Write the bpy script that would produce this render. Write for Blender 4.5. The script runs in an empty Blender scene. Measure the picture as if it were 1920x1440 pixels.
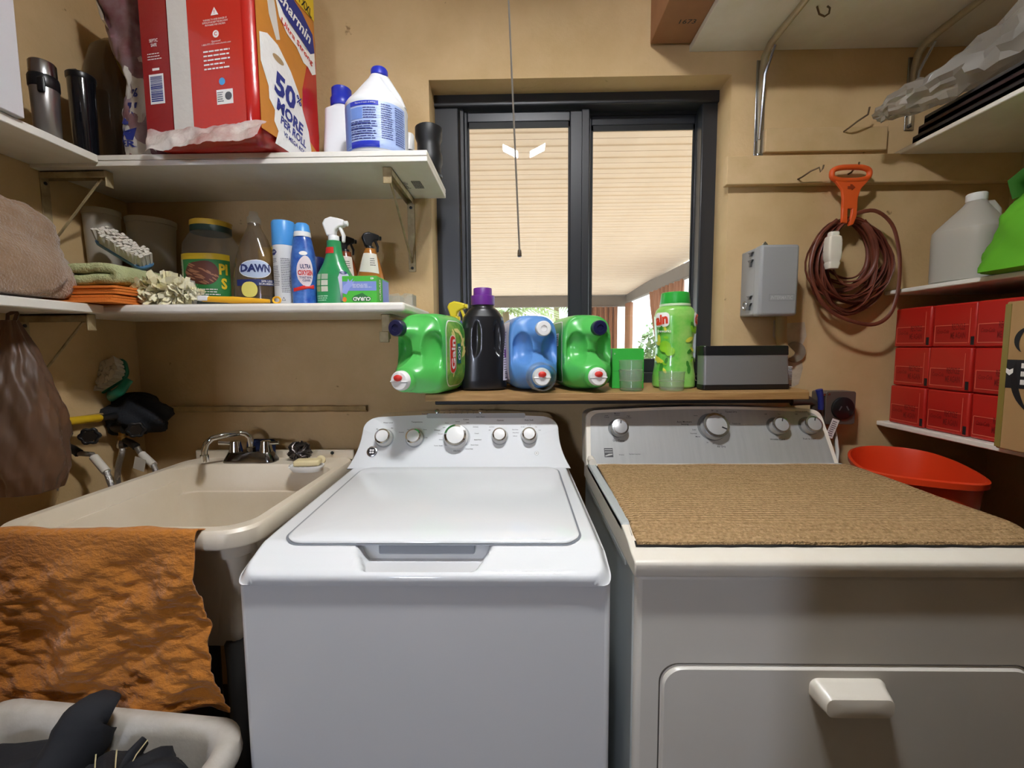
import bpy, bmesh, math, random
from mathutils import Vector, Matrix
R = random.Random(7)
SC = bpy.context.scene
COL = SC.collection
PI = math.pi
V = Vector
# ---------------------------------------------------------------- camera, world, lamp exposure
F = 830.0
CAM = V((0, 0, 1.27))
_yaw, _pitch, _roll = math.radians(1.1), math.atan(70 / 830), math.radians(0.43)
CD = V((-math.sin(_yaw) * math.cos(_pitch), math.cos(_yaw) * math.cos(_pitch), -math.sin(_pitch)))
_r = V((math.cos(_yaw), math.sin(_yaw), 0))
_u = _r.cross(CD)
CR = _r * math.cos(_roll) - _u * math.sin(_roll)
CU = _u * math.cos(_roll) + _r * math.sin(_roll)
cd = bpy.data.cameras.new('camera')
cd.sensor_width = 36
cd.lens = F / 1920 * 36
cd.clip_start = 0.02
cam = bpy.data.objects.new('camera', cd)
COL.objects.link(cam)
m3 = Matrix((CR, CU, -CD)).transposed()
cam.matrix_world = Matrix.Translation(CAM) @ m3.to_4x4()
SC.camera = cam
SC.view_settings.view_transform = 'Standard'
SC.view_settings.look = 'None'
SC.view_settings.gamma = 1
SC.view_settings.use_curve_mapping = False
SC.view_settings.exposure = 0.0
SC.cycles.sample_clamp_indirect = 6
SC.cycles.max_bounces = 10
SC.cycles.transparent_max_bounces = 16
LAMP = 560.0
SKY = 4.0
FRONT_FILL = 85.0
world = bpy.data.worlds.new('overcast_sky')
SC.world = world
world.use_nodes = True
wn = world.node_tree
wn.nodes.clear()
_o = wn.nodes.new('ShaderNodeOutputWorld')
_b = wn.nodes.new('ShaderNodeBackground')
_b.inputs[0].default_value = (0.86, 0.93, 1.0, 1)
_b.inputs[1].default_value = SKY
wn.links.new(_b.outputs[0], _o.inputs[0])


def portal(name, loc, rot, sx, sy):
    l = bpy.data.lights.new(name, 'AREA')
    l.shape = 'RECTANGLE'
    l.size, l.size_y = sx, sy
    l.cycles.is_portal = True
    o = bpy.data.objects.new(name, l)
    o.location = loc
    o.rotation_euler = rot
    COL.objects.link(o)


portal('window_daylight', (0.2, 1.72, 1.65), (-PI / 2, 0, 0), 1.0, 1.0)


def at(px, py, X=None, Y=None, Z=None):
    d = CD + CR * ((px - 960) / F) + CU * ((720 - py) / F)
    t = X / d.x if X is not None else (Y / d.y if Y is not None else (Z - CAM.z) / d.z)
    return CAM + d * t


def hit(px, py, o, n):
    d = CD + CR * ((px - 960) / F) + CU * ((720 - py) / F)
    return CAM + d * ((o - CAM).dot(n) / d.dot(n))


# ---------------------------------------------------------------- materials
def lin(c):
    if isinstance(c, str):
        c = [int(c[i:i + 2], 16) / 255 for i in (0, 2, 4)]
    return tuple(x / 12.92 if x <= 0.04045 else ((x + 0.055) / 1.055) ** 2.4 for x in c) + (1,)


def mat(name, col, rough=.5, metal=0., bump=None, var=None, spec=.5, emit=0, coat=0, sheen=0, stretch=None, sss=0, spots=None):
    """bump=(scale,strength)  var=(scale,colour2,amount)  spots=(scale,colour,threshold)"""
    m = bpy.data.materials.new(name)
    m.use_nodes = True
    t = m.node_tree
    p = t.nodes['Principled BSDF']
    p.inputs['Base Color'].default_value = lin(col)
    p.inputs['Roughness'].default_value = rough
    p.inputs['Metallic'].default_value = metal
    p.inputs['Specular IOR Level'].default_value = spec
    if coat:
        p.inputs['Coat Weight'].default_value = coat
        p.inputs['Coat Roughness'].default_value = .04
    if sheen:
        p.inputs['Sheen Weight'].default_value = sheen
    if emit:
        p.inputs['Emission Color'].default_value = lin(col)
        p.inputs['Emission Strength'].default_value = emit
    tc = t.nodes.new('ShaderNodeTexCoord')
    src = tc.outputs['Object']
    if stretch:
        mp = t.nodes.new('ShaderNodeMapping')
        mp.inputs['Scale'].default_value = stretch
        t.links.new(src, mp.inputs[0])
        src = mp.outputs[0]
    last = None
    if var:
        n = t.nodes.new('ShaderNodeTexNoise')
        n.inputs['Scale'].default_value = var[0]
        n.inputs['Detail'].default_value = 6
        n.inputs['Roughness'].default_value = .6
        t.links.new(src, n.inputs['Vector'])
        r = t.nodes.new('ShaderNodeMapRange')
        r.inputs[1].default_value, r.inputs[2].default_value = .35, .7
        r.inputs[4].default_value = var[2]
        t.links.new(n.outputs[0], r.inputs[0])
        mx = t.nodes.new('ShaderNodeMix')
        mx.data_type = 'RGBA'
        mx.inputs[6].default_value = lin(col)
        mx.inputs[7].default_value = lin(var[1])
        t.links.new(r.outputs[0], mx.inputs[0])
        last = mx.outputs[2]
    if spots:
        n = t.nodes.new('ShaderNodeTexNoise')
        n.inputs['Scale'].default_value = spots[0]
        n.inputs['Detail'].default_value = 4
        t.links.new(src, n.inputs['Vector'])
        r = t.nodes.new('ShaderNodeMapRange')
        r.inputs[1].default_value, r.inputs[2].default_value = spots[2], spots[2] + .05
        t.links.new(n.outputs[0], r.inputs[0])
        mx = t.nodes.new('ShaderNodeMix')
        mx.data_type = 'RGBA'
        if last:
            t.links.new(last, mx.inputs[6])
        else:
            mx.inputs[6].default_value = lin(col)
        mx.inputs[7].default_value = lin(spots[1])
        t.links.new(r.outputs[0], mx.inputs[0])
        last = mx.outputs[2]
    if last:
        t.links.new(last, p.inputs['Base Color'])
    if bump:
        n = t.nodes.new('ShaderNodeTexNoise')
        n.inputs['Scale'].default_value = bump[0]
        n.inputs['Detail'].default_value = 5
        t.links.new(src, n.inputs['Vector'])
        b = t.nodes.new('ShaderNodeBump')
        b.inputs['Strength'].default_value = bump[1]
        b.inputs['Distance'].default_value = bump[2] if len(bump) > 2 else .004
        t.links.new(n.outputs[0], b.inputs['Height'])
        t.links.new(b.outputs[0], p.inputs['Normal'])
    return m


def clear(name, tint, body, amt=.25, rough=.15, gloss=.06):
    """thin see-through plastic or glass: tinted pass-through, a little body colour, a fresnel gloss"""
    m = bpy.data.materials.new(name)
    m.use_nodes = True
    t = m.node_tree
    t.nodes.clear()
    o = t.nodes.new('ShaderNodeOutputMaterial')
    tr = t.nodes.new('ShaderNodeBsdfTransparent')
    tr.inputs[0].default_value = lin(tint)
    df = t.nodes.new('ShaderNodeBsdfDiffuse')
    df.inputs[0].default_value = lin(body)
    tl = t.nodes.new('ShaderNodeBsdfTranslucent')
    tl.inputs[0].default_value = lin(body)
    m0 = t.nodes.new('ShaderNodeMixShader')
    m0.inputs[0].default_value = .4
    m1 = t.nodes.new('ShaderNodeMixShader')
    m1.inputs[0].default_value = amt
    gl = t.nodes.new('ShaderNodeBsdfGlossy')
    gl.inputs['Roughness'].default_value = rough
    lw = t.nodes.new('ShaderNodeLayerWeight')
    pw = t.nodes.new('ShaderNodeMath')
    pw.operation = 'POWER'
    pw.inputs[1].default_value = 4
    t.links.new(lw.outputs['Facing'], pw.inputs[0])
    fr = t.nodes.new('ShaderNodeMath')
    fr.operation = 'MULTIPLY_ADD'
    fr.inputs[1].default_value = .55
    fr.inputs[2].default_value = .04
    t.links.new(pw.outputs[0], fr.inputs[0])
    m2 = t.nodes.new('ShaderNodeMixShader')
    L = t.links.new
    L(df.outputs[0], m0.inputs[1]); L(tl.outputs[0], m0.inputs[2])
    L(tr.outputs[0], m1.inputs[1]); L(m0.outputs[0], m1.inputs[2])
    L(m1.outputs[0], m2.inputs[1]); L(gl.outputs[0], m2.inputs[2])
    L(fr.outputs[0], m2.inputs[0]); L(m2.outputs[0], o.inputs[0])
    return m


# ---------------------------------------------------------------- geometry
class G:
    def __init__(s):
        s.v, s.f = [], []

    def add(s, vs, fs):
        k = len(s.v)
        s.v += [V(v) for v in vs]
        s.f += [tuple(i + k for i in f) for f in fs]
        return s

    def box(s, x0, x1, y0, y1, z0, z1, M=None):
        vs = [V((x, y, z)) for z in (z0, z1) for y in (y0, y1) for x in (x0, x1)]
        if M:
            vs = [M @ v for v in vs]
        return s.add(vs, [(0, 2, 3, 1), (4, 5, 7, 6), (0, 1, 5, 4), (2, 6, 7, 3), (0, 4, 6, 2), (1, 3, 7, 5)])

    def grid(s, fn, nu, nv, cu=False):
        vs = [fn(i / nu, j / nv) for j in range(nv + 1) for i in range(nu if cu else nu + 1)]
        w = nu if cu else nu + 1
        fs = []
        for j in range(nv):
            for i in range(nu):
                a, b = j * w + i, j * w + (i + 1) % w
                fs.append((a, b, b + w, a + w))
        return s.add(vs, fs)

    def loft(s, rings, cap0=True, cap1=True):
        n = len(rings[0])
        vs = [v for r in rings for v in r]
        fs = []
        for j in range(len(rings) - 1):
            for i in range(n):
                a, b = j * n + i, j * n + (i + 1) % n
                fs.append((a, b, b + n, a + n))
        if cap0:
            fs.append(tuple(range(n - 1, -1, -1)))
        if cap1:
            k = (len(rings) - 1) * n
            fs.append(tuple(range(k, k + n)))
        return s.add(vs, fs)

    def lathe(s, prof, n=24, M=None, cap0=True, cap1=True):
        rings = []
        for r, z in prof:
            ring = [V((r * math.cos(2 * PI * i / n), r * math.sin(2 * PI * i / n), z)) for i in range(n)]
            rings.append([M @ p for p in ring] if M else ring)
        return s.loft(rings, cap0, cap1)

    def tube(s, pts, r, n=8, closed=False, flat=1.0):
        pts = [V(p) for p in pts]
        k = len(pts)
        rings = []
        up = None
        for i, p in enumerate(pts):
            a = pts[(i - 1) % k] if (closed or i > 0) else p
            b = pts[(i + 1) % k] if (closed or i < k - 1) else p
            t = (b - a).normalized()
            if up is None:
                up = V((0, 0, 1)) if abs(t.z) < .9 else V((0, 1, 0))
            x = (up - t * up.dot(t)).normalized()
            up = x
            y = t.cross(x)
            rr = r[i] if isinstance(r, (list, tuple)) else r
            rings.append([p + x * (rr * math.cos(2 * PI * j / n)) + y * (rr * flat * math.sin(2 * PI * j / n)) for j in range(n)])
        if closed:
            rings.append(rings[0])
            return s.loft(rings, False, False)
        return s.loft(rings)

    def prism(s, poly, h, M):
        n = len(poly)
        vs = [M @ V((x, y, 0)) for x, y in poly] + [M @ V((x, y, h)) for x, y in poly]
        fs = [tuple(range(n - 1, -1, -1)), tuple(range(n, 2 * n))]
        fs += [(i, (i + 1) % n, n + (i + 1) % n, n + i) for i in range(n)]
        return s.add(vs, fs)


CUR = [Matrix.Identity(4)]


def put(name, g, m, parent=None, smooth=40, bevel=None, sub=0, solid=None, seg=2):
    me = bpy.data.meshes.new(name)
    M = CUR[-1]
    me.from_pydata([tuple(M @ v) for v in g.v], [], g.f)
    if isinstance(g, G) and not getattr(g, 'nofix', False):
        bm = bmesh.new()
        bm.from_mesh(me)
        bmesh.ops.recalc_face_normals(bm, faces=bm.faces)
        bm.to_mesh(me)
        bm.free()
    me.materials.append(m)
    if smooth:
        me.polygons.foreach_set('use_smooth', [True] * len(me.polygons))
        me.set_sharp_from_angle(angle=math.radians(smooth))
    o = bpy.data.objects.new(name, me)
    COL.objects.link(o)
    if parent is not None:
        o.parent = parent
        if parent.type == 'EMPTY':
            o.matrix_parent_inverse = parent.matrix_basis.inverted()
    if solid:
        s = o.modifiers.new('solid', 'SOLIDIFY')
        s.thickness = solid
        s.offset = 0
    if bevel:
        b = o.modifiers.new('bevel', 'BEVEL')
        b.width = bevel
        b.segments = seg
        b.limit_method = 'ANGLE'
        b.angle_limit = math.radians(35)
    if sub:
        s = o.modifiers.new('sub', 'SUBSURF')
        s.levels = s.render_levels = sub
    return o


def tag(o, label, cat, group=None, kind=None):
    o['label'] = label
    o['category'] = cat
    if group:
        o['group'] = group
    if kind:
        o['kind'] = kind
    return o


def thing(name, label, cat, loc, group=None):
    o = bpy.data.objects.new(name, None)
    o.empty_display_size = .05
    o.location = CUR[-1] @ V(loc)
    COL.objects.link(o)
    o.matrix_basis = Matrix.Translation(o.location)
    return tag(o, label, cat, group)


def struct(name, g, m, parent=None, **k):
    o = put(name, g, m, parent, **k)
    if parent is None:
        o['kind'] = 'structure'
    return o


def frame(o, x, y):
    x = V(x).normalized()
    y = V(y)
    y = (y - x * y.dot(x)).normalized()
    z = x.cross(y)
    M = Matrix((x, y, z)).transposed().to_4x4()
    M.translation = o
    return M


def place(loc, rz=0, rx=0, ry=0):
    return Matrix.Translation(V(loc)) @ Matrix.Rotation(math.radians(rz), 4, 'Z') @ Matrix.Rotation(math.radians(rx), 4, 'X') @ Matrix.Rotation(math.radians(ry), 4, 'Y')


def rrect(w, h, r, k=6, cx=0, cy=0):
    """rounded rectangle outline, half sizes w, h"""
    r = min(r, w, h)
    out = []
    for sx, sy, a0 in ((1, 1, 0), (-1, 1, 90), (-1, -1, 180), (1, -1, 270)):
        for i in range(k + 1):
            a = math.radians(a0 + 90 * i / k)
            out.append((cx + sx * (w - r) + r * math.cos(a), cy + sy * (h - r) + r * math.sin(a)))
    return out


def sup(a, e):
    c, s_ = math.cos(a), math.sin(a)
    return (math.copysign(abs(c) ** (2 / e), c), math.copysign(abs(s_) ** (2 / e), s_))


def lerpsec(secs, z):
    if z <= secs[0][0]:
        return secs[0]
    for a, b in zip(secs, secs[1:]):
        if a[0] <= z <= b[0] and b[0] > a[0]:
            t = (z - a[0]) / (b[0] - a[0])
            return tuple(x + (y - x) * t for x, y in zip(a, b))
    return secs[-1]


def full(secs):
    return [tuple(s) + (2, 0, 0)[len(s) - 3:] if len(s) < 6 else tuple(s) for s in secs]


def vring(s, n, disp=None):
    z, rx, ry, e, cx, cy = s
    out = []
    for i in range(n):
        a = 2 * PI * i / n
        c, q = sup(a, e)
        k = 1 - (disp(a, z) if disp else 0)
        out.append(V((cx + rx * c * k, cy + ry * q * k, z)))
    return out


def vloft(secs, n=36, disp=None, fine=0, cap1=True):
    """secs: (z, rx, ry[, exponent, cx, cy]) from bottom to top; fine>0 resamples that many rings"""
    secs = full(secs)
    if fine:
        z0, z1 = secs[0][0], secs[-1][0]
        zs = sorted(set([s[0] for s in secs] + [z0 + (z1 - z0) * i / fine for i in range(fine + 1)]))
        ss = []
        for z in zs:
            hits = [s for s in secs if s[0] == z]
            ss += hits if hits else [lerpsec(secs, z)]
        secs = ss
    return G().loft([vring(s, n, disp) for s in secs], True, cap1)


def vmap(secs, a0=-90, disp=None):
    """(x, y, d): x metres round the bottle from angle a0, y height, d stand-off"""
    secs = full(secs)

    def fn(x, y, d):
        z, rx, ry, e, cx, cy = lerpsec(secs, y)
        a = math.radians(a0) + x / max(.005, (rx + ry) / 2)
        c, q = sup(a, e)
        k = 1 - (disp(a, y) if disp else 0)
        p = V((cx + rx * c * k, cy + ry * q * k, y))
        n = V((math.cos(a), math.sin(a), 0))
        return p + n * d
    return fn


def pmap(o, u, v, n):
    o, u, v, n = V(o), V(u).normalized(), V(v).normalized(), V(n).normalized()
    return lambda x, y, d: o + u * x + v * y + n * d


def decal(name, parent, outline, fn, m, off=.0008, rings=4):
    cx = sum(p[0] for p in outline) / len(outline)
    cy = sum(p[1] for p in outline) / len(outline)
    n = len(outline)
    vs = [fn(cx, cy, off)]
    fs = []
    for k in range(1, rings + 1):
        for x, y in outline:
            vs.append(fn(cx + (x - cx) * k / rings, cy + (y - cy) * k / rings, off))
    for i in range(n):
        fs.append((0, 1 + i, 1 + (i + 1) % n))
    for k in range(rings - 1):
        for i in range(n):
            a, b = 1 + k * n + i, 1 + k * n + (i + 1) % n
            fs.append((a, b, b + n, a + n))
    g = G().add(vs, fs)
    g.nofix = True
    return put(name, g, m, parent)


def dense(poly, step=.006):
    out = []
    for (x0, y0), (x1, y1) in zip(poly, poly[1:] + poly[:1]):
        k = max(1, int(math.hypot(x1 - x0, y1 - y0) / step))
        out += [(x0 + (x1 - x0) * i / k, y0 + (y1 - y0) * i / k) for i in range(k)]
    return out


def rect(x0, x1, y0, y1):
    return dense([(x0, y0), (x1, y0), (x1, y1), (x0, y1)])


def oval(cx, cy, rx, ry, n=24):
    return [(cx + rx * math.cos(2 * PI * i / n), cy + ry * math.sin(2 * PI * i / n)) for i in range(n)]


def lettering(name, parent, body, fn, m, cx, cy, h, w=None, bold=0, off=.0012, rot=0, shear=0, lh=1.0):
    """h: height of a capital; w: fit the width"""
    c = bpy.data.curves.new(name, 'FONT')
    c.body = body
    c.align_x = 'CENTER'
    c.resolution_u = 2
    c.offset = bold
    c.shear = shear
    c.space_line = lh
    o = bpy.data.objects.new(name, c)
    COL.objects.link(o)
    me = bpy.data.meshes.new_from_object(o.evaluated_get(bpy.context.evaluated_depsgraph_get()))
    bpy.data.objects.remove(o)
    xs = [v.co.x for v in me.vertices]
    ys = [v.co.y for v in me.vertices]
    if not xs:
        return None
    mx, my = (min(xs) + max(xs)) / 2, (min(ys) + max(ys)) / 2
    sy = h / .72
    sx = w / (max(xs) - min(xs)) if w else sy
    cr, sr = math.cos(math.radians(rot)), math.sin(math.radians(rot))
    vs = []
    for v in me.vertices:
        x, y = (v.co.x - mx) * sx, (v.co.y - my) * sy
        vs.append(fn(cx + x * cr - y * sr, cy + x * sr + y * cr, off))
    g = G().add(vs, [tuple(p.vertices) for p in me.polygons])
    g.nofix = True
    bpy.data.meshes.remove(me)
    return put(name, g, m, parent)


def rows(name, parent, fn, m, x0, x1, y0, y1, n, fill=.5, off=.001, ragged=.25, seed=1):
    """small print too fine to read: rows of short bars, one mesh"""
    rr = random.Random(seed)
    g = G()
    g.nofix = True
    dy = (y1 - y0) / n
    for i in range(n):
        y = y0 + dy * (i + .25)
        x = x0
        end = x1 - rr.random() * ragged * (x1 - x0)
        while x < end:
            L = min(end - x, (x1 - x0) * (.08 + .16 * rr.random()))
            k = max(1, int(L / .01))
            for q in range(k):
                a, b = x + L * q / k, x + L * (q + 1) / k
                g.add([fn(a, y, off), fn(b, y, off), fn(b, y + dy * fill, off), fn(a, y + dy * fill, off)], [(0, 1, 2, 3)])
            x += L + (x1 - x0) * .03
    return put(name, g, m, parent)


def fbm(x, y, s=0):
    return (math.sin(x * 1.7 + y * 2.3 + s) + math.sin(x * 3.1 - y * 1.9 + s * 2.1) * .6 + math.sin(-x * 5.3 + y * 4.7 + s * 3.7) * .35
            + math.sin(x * 9.1 + y * 8.3 + s * 1.3) * .18) / 2.1


def clone(root, loc, label=None):
    r = root.copy()
    COL.objects.link(r)
    r.location = loc
    if label:
        r['label'] = label
    for ch in list(root.children):
        c = ch.copy()
        COL.objects.link(c)
        c.parent = r
        c.matrix_parent_inverse = ch.matrix_parent_inverse.copy()
        for s in list(ch.children):
            d = s.copy()
            COL.objects.link(d)
            d.parent = c
            d.matrix_parent_inverse = s.matrix_parent_inverse.copy()
    return r


def smooth01(a, b, x):
    t = max(0, min(1, (x - a) / (b - a)))
    return t * t * (3 - 2 * t)

# ================================================================ materials
WALL = mat('ochre_wall_paint', 'd5b789', .75, bump=(90, .35, .003), var=(3, 'b3945f', .6), spots=(22, '8d7148', .73))
WALL2 = mat('ochre_board_paint', 'd6b88c', .6, bump=(40, .3, .002), var=(8, 'b3965f', .5))
CEIL = mat('ceiling_paint', 'd8cdb4', .8, bump=(60, .2))
FLOOR = mat('dark_floor_tile', '3a322b', .5, var=(6, '241e1a', .8))
BLACKF = mat('black_aluminium', '2b2d31', .35, spec=.5)
BLACKG = mat('black_gasket', '0d0e10', .6)
WHITE = mat('white_enamel', 'eef1f3', .1, coat=1.0)
CREAM = mat('cream_enamel', 'e9e3d6', .3, coat=.2, var=(9, 'ddd3bf', .5))
GREYE = mat('side_enamel', 'cdd1d2', .3)
WSHELF = mat('white_melamine', 'f2efe7', .4, var=(6, 'd8cfbc', .5), spots=(30, '9a8a6c', .74))
WEDGE = mat('white_melamine_edge', 'efece4', .4, var=(14, 'd9d2c2', .5))
BRKT = mat('painted_bracket_metal', 'b7a680', .5, metal=.2, var=(30, '8a7551', .8), bump=(80, .2))
STEEL = mat('bright_steel', 'b9bcc0', .25, metal=1)
CHROME = mat('chrome', 'd6d9dc', .08, metal=1)
DCHROME = mat('worn_chrome', '8c8a88', .18, metal=1, var=(20, '5c5650', .7))
BRASS = mat('brass', 'b08a4c', .35, metal=1)
WIRE = mat('rusty_wire', '6d5a44', .5, metal=.6)
CARD = mat('cardboard', 'a1734f', .8, var=(10, '8d6244', .6))
CARD2 = mat('brown_cardboard', 'b08c5e', .8, var=(7, '9c7a4f', .5))
INK = mat('black_ink', '17161a', .5)
WINK = mat('white_ink', 'f3f1ec', .5)
GREYINK = mat('grey_ink', '54565c', .5)
BLUEINK = mat('blue_ink', '24307f', .5)
REDINK = mat('red_ink', 'cf2a20', .45)
BLACKP = mat('black_plastic', '141518', .32)
BLACKR = mat('black_rubber', '17181a', .45)
WHITEP = mat('white_plastic', 'f0f0ee', .3)
WOOD = mat('worn_wood', 'b08a58', .6, var=(7, '8c6637', .9), bump=(30, .3), stretch=(1, 14, 14), spots=(9, '5d452a', .72))
GLASS = clear('window_glass', 'fbfdfc', 'ffffff', .02, .0, .05)
CLEARP = clear('clear_plastic', 'f6f8f6', 'f2f4f2', .10, .12)
TUB = clear('cloudy_plastic', 'ece8de', 'e6e0d4', .62, .3)

# ================================================================ room shell
WX0, WX1, WY, RY, CZ = -1.365, 1.64, 1.56, -3.2, 2.56
OX0, OX1, OZ0, OZ1 = -.302, .706, 1.127, 2.163     # window opening
g = G().box(WX0 - .2, OX0, WY, WY + .2, 0, CZ).box(OX1, WX1 + .2, WY, WY + .2, 0, CZ)
g.box(OX0, OX1, WY, WY + .2, 0, OZ0 - .025).box(OX0, OX1, WY, WY + .2, OZ1, CZ)
bm = bmesh.new()
struct('wall_back', g, WALL, smooth=0)
struct('wall_left', G().box(WX0 - .15, WX0, RY, WY, 0, CZ), WALL, smooth=0)
struct('wall_right', G().box(WX1, WX1 + .15, RY, WY, 0, CZ), WALL, smooth=0)
DARKW = mat('low_bounce_brown_boards', '5a4632', .7, var=(5, '44341f', .7), stretch=(8, 8, .6))  # unseen walls kept dark so that little lamp light bounces back
struct('wall_rear', G().box(WX0, WX1, RY - .12, RY, 0, CZ), DARKW, smooth=0)
g = G().box(.13, WX1, -.17, -.07, 0, CZ).box(WX0, -1.0, -.17, -.07, 0, CZ).box(-1.0, .13, -.17, -.07, 2.1, CZ)  # added partition out of view: shades the right of the dryer front
struct('wall_light_block', g, DARKW, smooth=0)
struct('floor', G().box(WX0 - .15, WX1 + .15, RY - .12, WY, -.06, 0), FLOOR, smooth=0)
struct('ceiling', G().box(WX0 - .15, WX1 + .15, RY - .12, WY + .2, CZ, CZ + .08), CEIL, smooth=0)
# boards on the wall right of the window
a = at(1362, 346, Y=1.53); b = at(1362, 292, Y=1.53)
struct('trim_1', G().box(a.x, WX1, 1.53, WY, a.z, b.z), WALL2, bevel=.003)
a = at(1434, 286, Y=1.545); b = at(1666, 236, Y=1.545)
struct('trim_2', G().box(a.x, b.x, 1.545, WY, a.z + .002, b.z), WALL2, bevel=.003)
# ledge where the lower wall steps forward, left of the machines
LZ = at(450, 768, Y=WY - .02).z
g = G()
n = 46
def _ledge(u, v):
    x = WX0 + u * (at(690, 768, Y=WY).x - WX0)
    k = [(0, .012), (.022, .010), (.022, -.004), (.003, -.012), (0, -.012)][round(v * 4)]
    return V((x, WY - k[0] * (1 + .15 * fbm(x * 30, v)), LZ + k[1] + .0012 * fbm(x * 22, 1)))
g.grid(_ledge, n, 4)
struct('trim_3', g, mat('old_painted_ledge', 'bb9f6c', .7, var=(16, '7d6742', .8), bump=(60, .5)), smooth=60)
g = G().box(WX0, WX0 + .022, .4, WY - .02, LZ - .01, LZ + .012)
struct('trim_4', g, bpy.data.materials['old_painted_ledge'], bevel=.003)

# ================================================================ window
FY = 1.662
win = bpy.data.objects.new('window_1', None)
COL.objects.link(win)
win.location = (.2, FY, OZ0)
win.matrix_basis = Matrix.Translation(win.location)
win['kind'] = 'structure'
def wx(px, y=FY): return at(px, 430, Y=y).x
def wz(py, y=FY): return at(1080, py, Y=y).z
zt, zb = OZ1 + .004, OZ0 - .002
x0, x1 = OX0 + .022, OX1 - .006
g = G().box(x0 - .03, x0 + .062, FY, FY + .09, zb, zt)
put('frame_jamb', g, BLACKF, win, bevel=.004)
put('frame_jamb', G().box(x0 + .066, x0 + .08, FY + .01, FY + .09, zb, zt), BLACKF, win, bevel=.002)
g = G().box(wx(1311), x1 + .02, FY, FY + .09, zb, zt)
put('frame_jamb', g, BLACKF, win, bevel=.004)
put('frame_head', G().box(x0 - .03, x1 + .02, FY - .012, FY + .09, zt - .042, zt + .006), BLACKF, win, bevel=.004)
put('frame_sill', G().box(x0 - .03, x1 + .02, FY, FY + .09, zb, zb + .045), BLACKF, win, bevel=.004)
# left sash, in front; right sash, behind
SY = FY + .02
def sash(xa, xb, za, zb_, y, side, side2, top, bot, gap):
    put('sash_stile', G().box(xa, xa + side, y, y + .028, za, zb_), BLACKF, win, bevel=.003)
    put('sash_stile', G().box(xb - side2, xb, y, y + .028, za, zb_), BLACKF, win, bevel=.003)
    put('sash_rail', G().box(xa + side, xb - side2, y + .002, y + .026, zb_ - top, zb_), BLACKF, win, bevel=.003)
    put('sash_rail', G().box(xa + side, xb - side2, y + .002, y + .026, za, za + bot), BLACKF, win, bevel=.003)
    put('pane', G().box(xa + side - .002, xb - side2 + .002, y + .012, y + .0155, za + bot - .002, zb_ - top + .002), GLASS, win, smooth=0)
    t = .006
    ga = G().box(xa + side, xa + side + t, y + .004, y + .011, za + bot, zb_ - top).box(xb - side2 - t, xb - side2, y + .004, y + .011, za + bot, zb_ - top)
    ga.box(xa + side, xb - side2, y + .004, y + .011, zb_ - top - gap, zb_ - top)
    put('gasket', ga, BLACKG, win, smooth=0)
zs = zb + .045
sash(x0 + .08, wx(1105, SY), zs, zt - .044, SY, .012, .072, .038, .05, .02)
sash(wx(1097, SY + .034), wx(1312, SY + .034), zs, zt - .05, SY + .034, .022, .026, .034, .05, .018)
put('head_gasket', G().box(wx(1097, SY + .034), wx(1312, SY + .034), SY + .03, SY + .062, zt - .052, zt - .03), BLACKG, win, smooth=0)
put('sash_stile', G().box(wx(1090, SY - .006), wx(1104, SY - .006), SY - .006, SY, zs, zt - .044), BLACKF, win, bevel=.002)

# sill shelf board
SILL = at(1150, 737, Y=1.30).z
l0, l1 = at(797, 745, Y=1.30).x, at(1512, 738, Y=1.36).x
poly = [(l0, 1.30), (l1 - .03, 1.30), (l1 + .005, 1.36), (l1 + .01, WY), (OX1, WY), (OX1, FY), (OX0, FY), (OX0, WY), (l0 - .004, WY)]
o = put('sill_board', G().prism(poly, .022, Matrix.Translation((0, 0, SILL - .022))), WOOD, bevel=.002)
tag(o, 'worn wooden board laid as a shelf along the window sill', 'shelf')
o = put('metal_rail', G().box(l0 + .01, l1 - .02, 1.40, WY, SILL - .045, SILL - .024), mat('dark_angle_iron', '2b2a2c', .5, metal=.4), bevel=.002)
tag(o, 'dark metal support rail under the wooden sill board', 'rail')

# ================================================================ outside: patio cover, curtains, palms
PR = mat('cream_roof_panel', 'f6e7da', .6, var=(5, 'e9d8c8', .5), spots=(60, '8d7a66', .72))
BEAM = mat('grey_beam', '77706a', .6)
PF = mat('pale_patio_floor', 'e6ddcd', .8, var=(3, 'd4c8b4', .6))
struct('patio_floor', G().box(-6, 8, WY + .2, 14, -.1, 0), PF, smooth=0)
struct('outer_wall', G().box(-6, WX0 - .2, WY, WY + .2, 0, 3).box(WX1 + .2, 8, WY, WY + .2, 0, 3), WALL, smooth=0)
PX1, PY1 = 1.78, 7.6
roof = bpy.data.objects.new('patio_roof', None)
COL.objects.link(roof)
roof['kind'] = 'structure'
pitch = .14
y = WY + .21
i = 0
def rz_(y): return 2.33 - (y - 1.76) * .036
pm = None
while y < PY1:
    # a roof pan: flat soffit with a raised lip along one edge
    w = pitch - .006
    prof = [(0, 0), (w * .25, .0), (w * .3, .006), (w * .55, .006), (w * .6, 0), (w, 0), (w, .03), (0, .03)]
    M = frame(V((-4.5, y, rz_(y))), (0, 1, -.036), (0, 0, 1))
    if pm is None:
        o = put('roof_panel', G().prism(prof, PX1 + .1 + 4.5, Matrix.Identity(4)), PR, roof, smooth=0)
        pm = o.data
    else:
        o = bpy.data.objects.new('roof_panel', pm)
        COL.objects.link(o)
        o.parent = roof
    o.matrix_basis = M
    y += pitch
    i += 1
struct('patio_beam', G().box(-4.5, PX1 + .1, PY1 - .05, PY1 + .05, 1.93, 2.11), BEAM, bevel=.01)
struct('patio_beam', G().box(PX1, PX1 + .08, 2.4, PY1, 2.0, 2.16), BEAM, bevel=.01)
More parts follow.
